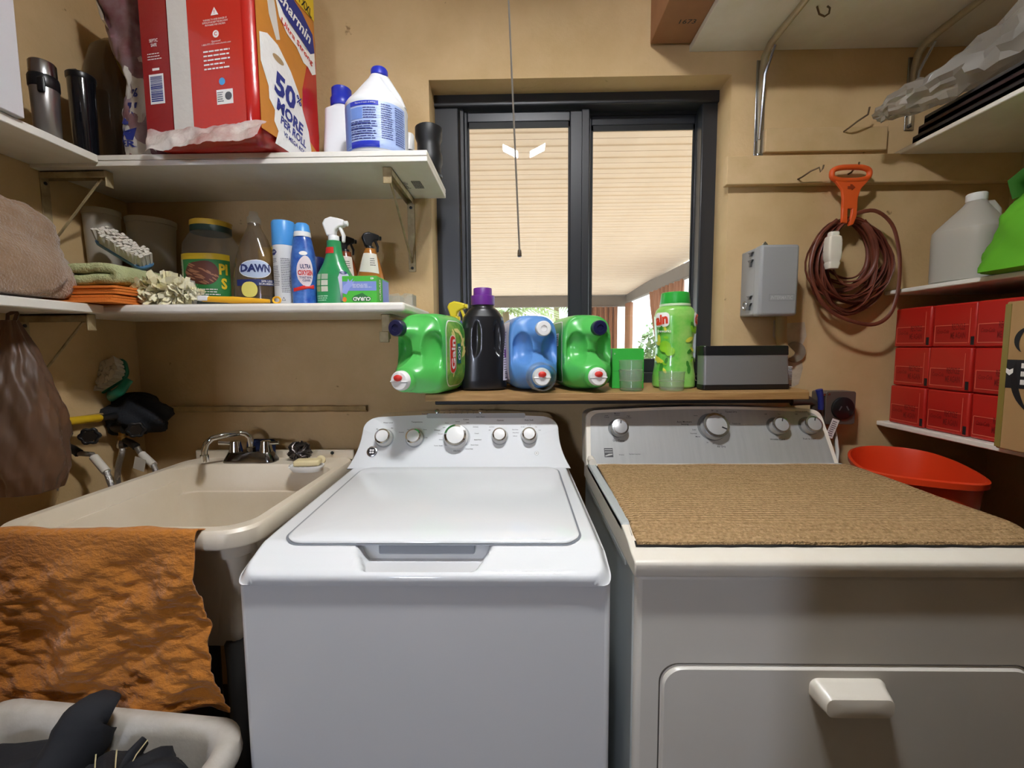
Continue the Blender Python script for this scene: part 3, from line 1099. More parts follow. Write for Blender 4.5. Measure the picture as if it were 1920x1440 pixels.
pts += [V((e.x + .022, e.y + .01, SZ + .098)), V((e.x + .007, e.y + .003, SZ + .082)), V((e.x + .001, e.y, SZ + .06)), V((e.x, e.y, SZ + .045))]
put('spout', G().tube(pts, .0095, 12), CHROME, fa)
put('aerator', G().lathe([(.011, SZ + .022), (.0125, SZ + .024), (.0125, SZ + .045), (.0105, SZ + .047)], 14, Matrix.Translation((e.x, e.y, 0))), CHROME, fa)
put('spout_nut', G().lathe([(.014, SZ + .035), (.014, SZ + .05), (.011, SZ + .053)], 8, Matrix.Translation((fx + .005, 1.47, 0))), DCHROME, fa)
p = at(488, 838, Y=1.512)
CUR.append(place((p.x, 1.512, SZ), 0, -8))
tag(put('scrub_sponge', G().box(-.05, .05, -.012, .012, .001, .068), mat('navy_sponge', '1d2c54', .9, bump=(150, .6)), bevel=.02, seg=4), 'dark blue scrub sponge standing behind the faucet', 'sponge')
CUR.pop()
# ================================================================ ceiling lamp with pull cord
LX, LY, LZ0 = .03, .48, 2.48
lamp = thing('ceiling_lamp', 'ceiling lamp with folding light panels above the washer', 'lamp', (LX, LY, CZ))
put('ceiling_base', G().lathe([(.055, 2.52), (.06, 2.54), (.06, CZ)], 24, Matrix.Translation((LX, LY, 0))), WHITEP, lamp)
put('lamp_body', G().lathe([(.02, 2.45), (.032, 2.47), (.032, 2.52)], 20, Matrix.Translation((LX, LY, 0))), WHITEP, lamp)
EM = mat('light_panel', 'f7f8fb', .5, emit=LAMP)
for a in (0, 1):
    M = Matrix.Translation((LX, LY, 2.465)) @ Matrix.Rotation(PI * a, 4, 'Z') @ Matrix.Rotation(math.radians(-26), 4, 'Y')
    w = put('light_wing', G().box(.035, .15, -.05, .05, -.004, .006, M), WHITEP, lamp, bevel=.002)
    put('light_panel', G().box(.042, .143, -.044, .044, -.0065, -.0042, M), EM, w, smooth=0)
c0, c1 = at(951, -60, Y=LY), at(974, 470, Y=LY)
top = V((LX - .025, LY, 2.46))
g = G().tube([top, V((c0.x - .004, LY, 1.9)), c0 + V((0, 0, 0)), (c0 + c1) / 2, c1], .0011, 6)
cord = tag(put('pull_cord', g, mat('grey_cord', 'b9b2a2', .7)), 'thin pull cord hanging in front of the window', 'cord')
put('cord_end', G().lathe([(.0008, .002), (.002, 0), (.0024, -.006), (.0018, -.0065)], 8, Matrix.Translation(c1)), STEEL, cord)

# added fill light, never in view: throws cool light on the machine fronts
gl = thing('front_fill_light', 'added unseen cool white fill light on a stand behind the doorway', 'lamp', (-.98, -2.7, 0))
put('stand', G().tube([(-.98, -2.7, .01), (-.98, -2.7, 1.3)], .018, 10), BLACKP, gl)
put('foot', G().lathe([(.2, 0), (.2, .015), (.03, .03)], 24, Matrix.Translation((-.98, -2.7, 0))), BLACKP, gl)
put('lamp_head', G().box(-1.14, -.82, -2.74, -2.69, 1.30, 1.72), BLACKP, gl, bevel=.01)
put('light_panel', G().box(-1.12, -.84, -2.689, -2.684, 1.32, 1.70), mat('cool_fill_panel', 'dfe8ff', .5, emit=FRONT_FILL), gl, smooth=0)
# ================================================================ left shelves
SU = 1.808                       # top of the upper shelf
x1 = -.252
up = thing('upper_shelf', 'upper white shelf of two stacked boards along the back wall', 'shelf', (-.8, 1.37, SU - .03))
put('board', G().box(WX0, x1, 1.255, WY, SU - .0145, SU), WSHELF, up, bevel=.0015)
put('board', G().box(WX0, x1, 1.255, WY, SU - .03, SU - .0155), WSHELF, up, bevel=.0015)
sm = pmap((0, 0, SU - .030), (1, 0, 0), (0, -1, 0), (0, 0, -1))
q = at(775, 347, Z=SU - .03)
rows('sticker_print', up, sm, GREYINK, q.x - .05, q.x - .012, -q.y - .03, -q.y + .03, 7, .5, .0006)
rows('sticker_print', up, sm, GREYINK, q.x + .0, q.x + .03, -q.y - .03, -q.y + .035, 12, .6, .0006, .05)
ls = tag(put('side_shelf', G().box(WX0, -1.166, -.06, 1.253, SU - .022, SU - .001), WSHELF, bevel=.002), 'upper white shelf running along the left wall', 'shelf')
SL = 1.394
lo = tag(put('lower_shelf', G().box(WX0, -.316, 1.218, WY, SL - .026, SL), WSHELF, bevel=.008, seg=3), 'lower white shelf holding the cleaning bottles', 'shelf')
tag(put('side_shelf', G().box(WX0, -1.15, -.06, 1.217, SL - .026, SL - .001), WSHELF, bevel=.004), 'lower white shelf on the left wall under the towels', 'shelf')
def bracket(X, z, depth, drop, label, wall='back', brace=True):
    o = V((X, WY, z)) if wall == 'back' else V((WX0, X, z))
    CUR.append(Matrix.Translation(o) @ (Matrix.Identity(4) if wall == 'back' else Matrix.Rotation(PI / 2, 4, 'Z')))
    t = thing('shelf_bracket', label, 'bracket', (0, 0, 0))
    put('wall_plate', G().box(-.0125, .0125, -.004, -.0005, -drop, 0), BRKT, t, bevel=.001)
    put('arm', G().box(-.0125, .0125, -depth, -.004, -.004, 0).box(-.0125, -.0105, -depth, -.004, -.02, 0).box(.0105, .0125, -depth, -.004, -.02, 0), BRKT, t, bevel=.0005)
    put('arm_tip', G().box(-.0125, .0125, -depth - .004, -depth, -.045, 0), BRKT, t, bevel=.002)
    if brace:
        put('brace', G().tube([(.0, -depth + .02, -.02), (0, -depth + .03, -.03), (.0, -.012, -drop + .035), (0, -.006, -drop + .03)], .0035, 6), BRKT, t)
    for zz in (-.03, -drop + .012):
        put('screw', G().lathe([(.005, 0), (.005, .002), (.003, .003)], 10, frame(V((0, -.004, zz)), (1, 0, 0), (0, 0, 1))), BLACKP, t)
    CUR.pop()
bx = at(771, 400, Y=WY).x
bracket(bx, SU - .031, .27, .245, 'painted folding bracket with a thin brace under the upper shelf')
bx2 = at(724, 600, Y=1.3).x
CUR.append(place((bx2, 1.3, SL - .027)))
t = thing('shelf_bracket', 'short painted bracket end under the lower shelf, above the green jug', 'bracket', (0, 0, 0))
put('arm', G().box(-.014, .014, -.004, .26, -.006, 0), BRKT, t, bevel=.001)
put('tip', G().box(-.0125, .0125, -.006, .0, -.072, 0), BRKT, t, bevel=.002)
put('catch', G().box(-.018, .010, -.012, -.005, -.082, -.05), BRKT, t, bevel=.002)
CUR.pop()
bracket(1.29, SU - .031, .19, .23, 'bracket on the left wall under the upper side shelf', 'left')
bracket(1.2, SL - .027, .19, .23, 'bracket on the left wall behind the hanging plastic bag', 'left')
# rubber coupling at the end of the upper shelf
g = G()
pr = [(.035, 0), (.037, .003), (.033, .008), (.033, .018), (.037, .026), (.037, .04), (.033, .048), (.033, .062), (.038, .07), (.038, .088), (.034, .09), (.028, .088)]
rings = []
for r, z in pr:
    dx = 0
    rings.append([V((at(804, 260, Y=1.46).x + 1.12 * r * math.cos(2 * PI * i / 24), 1.46 + 1.12 * r * math.sin(2 * PI * i / 24), SU + .0015 + z * 1.7)) for i in range(24)])
g = G().loft(rings)
tag(put('rubber_coupling', g, BLACKR, smooth=35), 'black ribbed rubber pipe coupling at the end of the upper shelf', 'coupling')

# ------------------------------------------------ upper shelf things
RED = mat('red_film', 'b5231c', .25, coat=.3, bump=(14, .25, .01))
PURP = mat('dark_red_film', '75303a', .4, var=(7, 'a59aa0', .9), bump=(20, .35, .006))
FILM = mat('pale_film', 'd5cfc6', .3, bump=(16, .4, .01))
ORF = mat('orange_brown_film', 'c98436', .4, var=(12, 'b3702a', .6))
YELF = mat('yellow_film', 'e3c02e', .4)
# large pack of toilet paper
CUR.append(place((-.668, 1.172, SU + .001), -9))
tp = thing('toilet_paper_pack', 'large red plastic-wrapped toilet paper pack on the upper shelf', 'toilet paper pack', (-.17, .14, 0))
w, d = .345, .29
def pbox(z, ins, sag=0, r=.03):
    return [V((x, y, z + (sag * fbm(x * 18, y * 14, 2)))) for x, y in rrect(w / 2 - ins, d / 2 - ins, r, 6, -w / 2, d / 2)]
g = G().loft([pbox(-.0, .09, 0), pbox(.001, .05, 0), pbox(.006, .016, .003), pbox(.03, .004), pbox(.12, .0), pbox(.25, .002), pbox(.4, .001), pbox(.52, .006), pbox(.54, .03)])
put('wrap', g, RED, tp, smooth=60)
fm = pmap((-w, 0, 0), (1, 0, 0), (0, 0, 1), (0, -1, 0))
decal('side_panel', tp, rect(.012, .095, .03, .53), fm, mat('deep_red_print', '8e1c1d', .3, bump=(14, .3, .01)), .0015)
decal('roll_band', tp, rect(.098, .158, .02, .53), fm, FILM, .0018)
decal('front_panel', tp, rect(.158, w - .03, .03, .53), fm, mat('red_print', 'c02a20', .25, coat=.3, bump=(14, .3, .01)), .0015)
def bars(par, fn, x0, x1, y0, y1, seed, off, m, n=22):
    rr = random.Random(seed)
    g = G(); g.nofix = True
    y = y0
    while y < y1:
        h = rr.choice((.0012, .002, .003))
        g.add([fn(x0, y, off), fn(x1, y, off), fn(x1, min(y1, y + h), off), fn(x0, min(y1, y + h), off)], [(0, 1, 2, 3)])
        y += h + rr.choice((.0012, .002))
    put('barcode_print', g, m, par, smooth=0)
decal('barcode_label', tp, rect(.03, .075, .11, .185), fm, WINK, .0022)
bars(tp, fm, .034, .071, .116, .18, 5, .0028, BLUEINK)
decal('barcode_label', tp, rect(.042, .064, .194, .2), fm, WINK, .0022)
lettering('lettering', tp, 'SEPTIC\nSAFE', fm, WINK, .052, .263, .008, .026, .01, .0024)
rows('small_print', tp, fm, WINK, .03, .075, .22, .24, 3, .3, .0024)
X0 = .24
put('warning_sign', G().prism([(-.011, -.008), (.011, -.008), (0, .011)], .0008, frame(fm(X0, .315, .002), (1, 0, 0), (0, 0, 1))), WINK, tp, smooth=0)
lettering('lettering', tp, '!', fm, REDINK, X0, .314, .009, None, .02, .0034)
lettering('lettering', tp, 'WARNING TO AVOID DANGER OF\nSUFFOCATION KEEP THIS BAG AWAY\nFROM BABIES AND CHILDREN', fm, WINK, X0, .291, .0045, .075, .0, .0024)
decal('phone_mark', tp, oval(X0, .262, .009, .009), fm, WINK, .0022)
lettering('lettering', tp, 'C', fm, REDINK, X0, .262, .009, None, .02, .003)
lettering('lettering', tp, 'Questions?\n1-800-777-1410 www.charmin.com', fm, WINK, X0, .242, .0045, .085, 0, .0024)
rows('small_print', tp, fm, WINK, .2, .28, .175, .228, 5, .35, .0024, .3, 4)
rows('small_print', tp, fm, WINK, .19, .285, .36, .45, 9, .4, .0024, .2, 8)
decal('blue_mark', tp, oval(.25, .146, .009, .009), fm, mat('sky_print', '4f9fd8', .4), .0022)
decal('certificate_label', tp, rect(.232, .28, .09, .126), fm, WINK, .0022)
decal('seal_mark', tp, oval(.267, .109, .010, .010), fm, GREYINK, .0028)
rows('small_print', tp, fm, GREYINK, .235, .253, .095, .122, 5, .4, .0028)
# right side
rm = pmap((0, 0, 0), (0, 1, 0), (0, 0, 1), (1, 0, 0))
decal('orange_panel', tp, rect(.012, .262, .03, .50), rm, ORF, .0012)
decal('red_corner', tp, [(.185, .1), (.262, .06), (.262, .34), (.225, .33), (.19, .22)], rm, RED, .0018, 6)
decal('white_roll', tp, dense([(.02, .27), (.05, .285), (.09, .28), (.14, .24), (.17, .2), (.19, .15), (.21, .11), (.22, .06), (.215, .012), (.06, .012), (.075, .05), (.06, .07), (.065, .1), (.045, .12), (.045, .15), (.02, .2)], .02), rm, mat('quilted_white', 'ecebe8', .5, bump=(40, .8, .006)), .0024, 8)
decal('roll_core', tp, oval(.088, .242, .022, .009), rm, mat('core_print', 'a58a66', .6), .003)
decal('white_stroke', tp, dense([(.05, .43), (.075, .44), (.09, .36), (.1, .30), (.085, .29), (.06, .34)], .02), rm, FILM, .002, 4)
decal('blue_oval', tp, dense([(.075, .455), (.13, .46), (.2, .44), (.25, .41), (.256, .36), (.235, .345), (.19, .36), (.12, .38), (.085, .41)], .02), rm, BLUEINK, .0032, 6)
decal('white_cloud', tp, dense([(.085, .41), (.12, .378), (.19, .358), (.235, .345), (.256, .36), (.258, .30), (.24, .288), (.22, .30), (.2, .30), (.17, .325), (.13, .335), (.1, .36)], .02), rm, WINK, .0028, 6)
decal('yellow_corner', tp, rect(.12, .262, .455, .52), rm, YELF, .0028)
lettering('lettering', tp, 'Charmin', rm, WINK, .165, .405, .034, .15, .02, .0042, -14, .2)
lettering('lettering', tp, 'Ultra Strong', rm, REDINK, .175, .338, .016, .14, .015, .004, -14)
lettering('lettering', tp, 'MEGA XXL', rm, INK, .19, .475, .026, .12, .02, .004, -8)
lettering('lettering', tp, '50', rm, BLUEINK, .112, .172, .058, .085, .04, .0034, -10)
lettering('lettering', tp, '%', rm, BLUEINK, .17, .178, .024, .024, .02, .0034, -10)
lettering('lettering', tp, 'MORE', rm, BLUEINK, .128, .111, .032, .11, .04, .0034, -12)
lettering('lettering', tp, 'PER ROLL', rm, BLUEINK, .14, .075, .022, .11, .03, .0034, -12)
lettering('lettering', tp, 'VS MEGA ROLL', rm, BLUEINK, .145, .046, .012, .1, .02, .0034, -10)
# loose film crumpled under the pack, over the edge of the shelf
def _film(u, v):
    x = -w + .03 + u * (w + .0)
    y = -.012 - .028 * v + .008 * fbm(x * 26, v * 2)
    z = .034 - .062 * v ** 1.2 + .005 * fbm(x * 34, v * 5, 1) + .012 * (u - .6) ** 2
    return V((x, y - .02 * (1 - abs(2 * u - 1.3)) * v, z))
put('loose_film', G().grid(_film, 40, 8), mat('film_white', 'cfc6be', .25, bump=(26, .6, .01), var=(7, '8c2320', 1)), tp, smooth=70)
CUR.pop()
# second, half empty pack
CUR.append(place((-1.03, 1.285, SU + .001), -4))
t = thing('toilet_paper_pack', 'half-empty crumpled purple and white toilet paper pack beside the large red pack', 'toilet paper pack', (-.06, .1, 0))
def crump(a, z):
    return .10 * fbm(a * 2.2, z * 16, 3) + .05 * fbm(a * 6, z * 30)
secs = [(0, .05, .07, 4, -.055, .1), (.02, .068, .09, 3.5, -.06, .1), (.12, .064, .09, 3, -.06, .1), (.22, .056, .085, 3, -.056, .1), (.34, .066, .09, 3, -.085, .1), (.5, .08, .1, 3, -.11, .1)]
put('wrap', vloft(secs, 48, crump, 40), PURP, t, smooth=70)
vm = vmap(secs, -90, crump)
decal('white_print', t, dense([(-.05, .015), (.045, .015), (.05, .1), (.03, .16), (.045, .25), (.03, .29), (-.01, .27), (-.03, .2), (-.055, .16)], .012), vm, FILM, .002, 8)
decal('white_print', t, dense([(-.09, .34), (-.03, .36), (-.05, .5), (-.1, .5)], .012), vm, FILM, .002, 6)
decal('yellow_print', t, rect(-.1, -.075, .25, .34), vm, YELF, .002)
lettering('lettering', t, '5', vm, BLUEINK, -.018, .13, .058, .038, .05, .0045, -8)
lettering('lettering', t, '%', vm, BLUEINK, .0, .183, .02, .016, .03, .0045, -8)
lettering('lettering', t, 'M', vm, BLUEINK, -.018, .073, .032, .036, .05, .0045, -6)
lettering('lettering', t, 'PER', vm, BLUEINK, -.016, .045, .016, .036, .03, .0045, -6)
CUR.pop()
# white carton at the end of the side shelf
CUR.append(place((WX0 + .008, .69, SU), 0))
t = thing('white_carton', 'tall white carton standing on the side shelf', 'carton', (.1, .18, 0))
CW = mat('white_carton', 'd9d8dc', .6, var=(4, 'cfccd0', .5))
put('carton', G().box(0, .205, .0, .37, 0, .5), CW, t, bevel=.002)
cmf = pmap((.205, 0, 0), (0, 1, 0), (0, 0, 1), (1, 0, 0))
decal('print_frame', t, rect(.1, .27, .14, .30), cmf, mat('carton_print', 'c9c8cc', .6), .0008)
lettering('lettering', t, 'QTY 6', cmf, INK, .235, .24, .014, .04, 0, .0016)
CUR.pop()
# tall tumblers, glass vase
def bottle(name, label, cat, X, Y, z, secs, m, n=32, group=None, rz=0, disp=None, fine=0, smooth=40, rx=0, ry=0, sc=(1, 1, 1)):
    CUR.append(place((X, Y, z + .0005), rz, rx, ry) @ Matrix.Diagonal(tuple(sc) + (1,)))
    t = thing(name, label, cat, (0, 0, 0), group)
    o = put('body', vloft(secs, n, disp, fine), m, t, smooth=smooth)
    return t
p = at(86, 200, Y=1.165)
t = bottle('tumbler', 'stainless steel travel mug with a black band beside the white carton', 'travel mug', p.x, 1.165, SU - .001, [(0, .033, .033), (.003, .036, .036), (.14, .039, .039), (.165, .039, .039)], mat('brushed_steel', 'a9a8a6', .3, metal=.9, bump=(90, .03)), sc=(.72, .72, .86))
put('band', G().lathe([(.0395, .142), (.042, .146), (.042, .172), (.0395, .178)], 32), BLACKP, t)
put('lid', G().lathe([(.037, .178), (.037, .215), (.034, .219), (.02, .22)], 32), STEEL, t)
put('latch', G().box(.015, .04, -.042, -.03, .12, .165), BLACKP, t, bevel=.005)
CUR.pop()
p = at(156, 200, Y=1.315)
t = bottle('tumbler', 'tall glossy black tumbler between the steel mug and the purple pack', 'tumbler', p.x, 1.315, SU, [(0, .034, .034), (.004, .036, .036), (.215, .041, .041), (.235, .042, .042)], mat('black_gloss', '15171c', .12, coat=.5), sc=(.75, .75, .98))
put('rim', G().lathe([(.0425, .232), (.0445, .236), (.0445, .247), (.041, .25), (.036, .246)], 32), BLACKP, t)
put('slider', G().box(-.012, .012, -.03, .0, .249, .256), BLACKP, t, bevel=.002)
CUR.pop()
VASE = clear('brown_glass', 'c9bfae', '6d604d', .18, .08)
p = at(215, 200, Y=1.46)
tag(put('glass_vase', G().lathe([(.045, SU + .001), (.047, SU + .01), (.05, SU + .29), (.0475, SU + .29), (.044, SU + .02), (.005, SU + .015)], 32, Matrix.Translation((-1.112, 1.495, 0)), True, True), VASE), 'tall clear glass vase in the corner behind the purple pack', 'vase')
tag(put('glass_dome', G().lathe([(.085, SU + .001), (.088, SU + .2), (.086, SU + .32), (.07, SU + .38), (.04, SU + .41), (.0, SU + .418)], 40, Matrix.Translation((-1.255, 1.45, 0)), True, False), VASE), 'large clear glass dome standing behind the steel mug', 'glass dome')
# bleach jug and the white bottle behind it
BLEACH = mat('bleach_white', 'e9ebee', .35, sss=0)
CAPB = mat('cobalt_cap', '2233b5', .35)
p = at(708, 240, Y=1.345)
CUR.append(place((p.x, 1.345, SU + .001), 0) @ Matrix.Diagonal((1.02, 1.02, .88, 1)))
t = thing('bleach_jug', 'white bleach jug with a blue label and blue cap on the upper shelf', 'jug', (0, 0, 0))
secs = [(0, .07, .07, 2.2), (.004, .078, .078, 2.2), (.02, .083, .083, 2.2), (.155, .084, .084, 2.2), (.165, .085, .085, 2.2), (.175, .08, .08, 2.2, 0, 0), (.2, .066, .062, 2, 0, 0), (.235, .042, .04, 2, .0, 0), (.262, .026, .026, 2, .004, 0), (.275, .021, .021, 2, .006, 0)]
put('body', vloft(secs, 40, None, 30), BLEACH, t, smooth=50)
put('handle', G().tube([(.008, 0, .268), (.028, -.01, .255), (.045, -.012, .225), (.062, -.012, .195), (.068, -.01, .165)], [.014, .015, .014, .014, .018], 12, flat=1.2), BLEACH, t, smooth=60)
put('cap', G().lathe([(.021, .272), (.0235, .274), (.0235, .292), (.021, .297), (.012, .298)], 24, Matrix.Translation((.01, 0, 0))), CAPB, t)
vm = vmap(secs, -90)
LB = mat('label_blue', '6f8fd6', .4)
LB2 = mat('label_pale_blue', 'a9bde8', .4)
decal('label', t, rect(-.115, .115, .012, .152), vm, LB2, .0008, 10)
decal('label_panel', t, rect(-.115, -.05, .012, .152), vm, LB, .0014, 6)
decal('label_band', t, rect(-.05, .026, .138, .151), vm, CAPB, .0016, 6)
decal('label_band', t, rect(-.05, .026, .014, .032), vm, CAPB, .0016, 6)
decal('label_panel', t, rect(-.047, -.012, .098, .132), vm, LB, .0016, 4)
lettering('lettering', t, 'Keep out of reach of children', vm, WINK, -.006, .1445, .005, .05, 0, .0024)
for a in ((-.048, .024, .036, .094), (-.01, .024, .098, .134), (.032, .066, .04, .146), (.072, .11, .03, .146)):
    rows('small_print', t, vm, BLUEINK, *a, max(4, int((a[3] - a[2]) / .0065)), .35, .0022, .2, int(a[0] * 1000))
for y in (.053, .068, .083):
    decal('label_rule', t, rect(-.048, .005, y, y + .0025), vm, BLUEINK, .0026, 2)
CUR.pop()
p = at(643, 240, Y=1.455)
CUR.append(place((p.x, 1.455, SU + .001), 12))
t = thing('detergent_bottle', 'plain white bottle with a blue cap between the red pack and the bleach jug', 'bottle', (0, 0, 0))
secs = [(0, .052, .035, 3), (.004, .06, .042, 3), (.08, .058, .04, 3), (.16, .052, .038, 3), (.20, .05, .036, 3), (.212, .03, .03, 2), (.222, .027, .027, 2)]
put('body', vloft(secs, 36, None, 24), BLEACH, t, smooth=45)
put('cap', G().lathe([(.033, .214), (.034, .216), (.034, .238), (.03, .243), (.03, .268), (.026, .272), (.015, .273)], 24), CAPB, t)
CUR.pop()
p = at(766, 250, Y=1.50)
t = bottle('small_bottle', 'small dark bottle with a white cap right behind the bleach jug', 'bottle', p.x, 1.50, SU, [(0, .028, .028), (.003, .03, .03), (.03, .03, .03), (.045, .02, .02), (.06, .016, .016)], BLACKP, sc=(1, 1, 1.75))
put('cap', G().lathe([(.017, .058), (.018, .06), (.018, .085), (.015, .088)], 20), WHITEP, t)
CUR.pop()

# ------------------------------------------------ lower shelf things
BT = mat('brown_bath_towel', 'a5876b', .95, var=(26, '8c6f56', .7), bump=(190, 1.0, .006), sheen=.6, spec=.1)
OT = mat('olive_towel', '9a916a', .95, var=(20, '857c58', .6), bump=(190, .9, .005), spec=.1)
GT = mat('pale_green_towel', 'c5cb9a', .95, var=(30, 'aeb585', .6), bump=(190, .9, .005), spec=.1)
OC = mat('orange_microfibre', 'e2833a', .9, bump=(220, .5, .003), spec=.15)
# stack of orange cloths, each one folded
for k in range(6):
    z = SL + .0015 + k * .0082
    x0_, x1_ = -1.335 + .006 * k, -1.085 - .012 * R.random()
    yf = 1.185 + .012 * R.random() + (0 if k else -.02)
    rg = []
    for sgn, zz in ((0, 0), (1, .0005), (1, .0065), (0, .007)):
        ring = []
        for x, y in rrect((x1_ - x0_) / 2 - (0 if sgn else .004), .13 - (0 if sgn else .004), .012, 4, (x0_ + x1_) / 2, yf + .13):
            sag = -.028 * smooth01(1.235, 1.19, y) * (.6 + .5 * smooth01(-1.05, -1.2, x)) if y < 1.235 else 0
            ring.append(V((x, y, z + zz + sag * .0 + .0012 * fbm(x * 20, k))))
        rg.append(ring)
    tag(put('microfibre_cloth', G().loft(rg), OC, smooth=60), 'orange microfibre cloth, %s of the folded stack' % ('lowest', 'second from the bottom', 'third from the bottom', 'third from the top', 'second from the top', 'topmost')[k], 'cloth', 'stacked orange cloths')
# pale green towel folded on the cloths: a spiral of thick layers seen from the side
def folded(name, label, m, x0, x1, y0, y1, z0, layers, th, seed, rollx=True):
    t = None
    path = []
    for k in range(layers):
        z = z0 + th * (k + .5)
        xs = [x0, x1] if k % 2 == 0 else [x1, x0]
        n = 16
        for i in range(n + 1):
            u = i / n
            x = xs[0] + (xs[1] - xs[0]) * u
            path.append((x, z + .003 * fbm(x * 16, k * 3, seed) + .012 * 0))
        if k < layers - 1:
            xe = xs[1]
            sg = 1 if k % 2 == 0 else -1
            for i in range(1, 6):
                a = -PI / 2 + PI * i / 6
                path.append((xe + sg * th * .5 * math.cos(a), z + th / 2 + th * .5 * math.sin(a)))
    n = len(path)
    g = G()
    def fn(u, v):
        i = min(n - 1, round(u * (n - 1)))
        x, z = path[i]
        return V((x, y0 + (y1 - y0) * v + .006 * fbm(x * 18, i * .2, seed), z - .012 * smooth01(.35, 0, v) * 0))
    g.grid(fn, n - 1, 6)
    return tag(put(name, g, m, smooth=80, solid=th * .82), label, 'towel')
folded('folded_towel', 'pale green towel folded on the orange cloths', GT, -1.27, -1.12, 1.205, 1.40, SL + .053, 2, .03, 1)
def lump(name, label, cat, m, c, rx, ry, rz, seed, amp=.18, e=2.4):
    def fn(u, v):
        a, b = 2 * PI * u, -PI / 2 + PI * v
        cx, sx = sup(a, e)
        cb, sb = sup(b, e)
        k = 1 + amp * fbm(math.cos(a) * 2.5 + sb, math.sin(a) * 2.5 + sb * 2, seed)
        return V((c[0] + rx * cx * cb * k, c[1] + ry * sx * cb * k, max(c[2] - rz * .86, c[2] + rz * sb * k)))
    return tag(put(name, G().grid(fn, 48, 24, True), m, smooth=80), label, cat)
lump('olive_towel', 'olive towel rolled up behind the pale green towel', 'towel', OT, (-1.20, 1.44, SL + .06), .06, .04, .05, 4, .12)
# brown bath towel slumped on the side shelf: several lobes as one surface
def _bt(u, v):
    a, b = 2 * PI * u, -PI / 2 + PI * v
    cx, sx = sup(a, 2.6)
    cb, sb = sup(b, 2.2)
    k = 1 + .13 * fbm(math.cos(a) * 2 + sb * 1.6, math.sin(a) * 2 + sb, 5) + .03 * fbm(a * 6, b * 9, 2)
    x = -1.285 + .075 * cx * cb * k
    x += .045 * smooth01(.5, -1, sb)
    return V((max(WX0 + .01, x), 1.06 + .17 * sx * cb * k, max(SL + .012, SL + .120 + .130 * sb * k)))
tag(put('brown_bath_towel', G().grid(_bt, 80, 40, True), BT, smooth=80), 'thick brown bath towel slumped at the end of the shelf', 'towel')

# duster
p = at(322, 548, Y=1.27)
dus = thing('feather_duster', 'pale yellow fluffy duster with a yellow handle lying on the shelf', 'duster', (p.x, 1.28, SL))
FL = mat('yellow_fluff', 'ece3b0', .9, var=(25, 'f8f4e2', .9), sheen=.4)
g = G()
g.nofix = True
rr = random.Random(11)
for k in range(620):
    a = rr.random() * 2 * PI
    u = rr.random()
    cx_ = p.x - .10 + .185 * u
    rad = .058 * math.sin(PI * min(.97, u * .8 + .2)) * (.7 + .5 * rr.random())
    d = V((rr.gauss(0, .5), math.cos(a), math.sin(a))).normalized()
    b = V((cx_, 1.28, SL + .040))
    e_ = b + V((d.x * rad * .8, d.y * rad * .75, d.z * rad))
    e_.z = max(e_.z, SL + .002)
    s_ = d.cross(V((rr.gauss(0, 1), rr.gauss(0, 1), rr.gauss(0, 1)))).normalized() * .009
    g.add([b + (e_ - b) * .35, b + (e_ - b) * .7 + s_, e_ + s_ * .8, e_ - s_ * .8, b + (e_ - b) * .7 - s_], [(0, 1, 2, 3, 4)])
put('fluff', g, FL, dus, smooth=0)['kind'] = 'stuff'
q0, q1 = at(380, 562, Y=1.25), at(523, 565, Y=1.25)
YH = mat('yellow_handle', 'f0b52a', .35)
pts = [V((q0.x + (q1.x - q0.x) * u, 1.25, SL + .017 - .009 * u)) for u in (0, .2, .4, .6, .8, .88)]
put('handle', G().tube(pts, [.008, .0085, .0095, .008, .006, .005], 12, flat=.7), YH, dus, smooth=60)
put('hang_loop', G().tube([V((q1.x - .006 + .0105 * math.cos(a), 1.25, SL + .0115 + .0085 * math.sin(a))) for a in [2 * PI * i / 18 for i in range(18)]], .003, 8, True), YH, dus)
put('handle_socket', G().box(q0.x - .012, q0.x + .018, 1.243, 1.257, SL + .011, SL + .026), WHITEP, dus, bevel=.003)
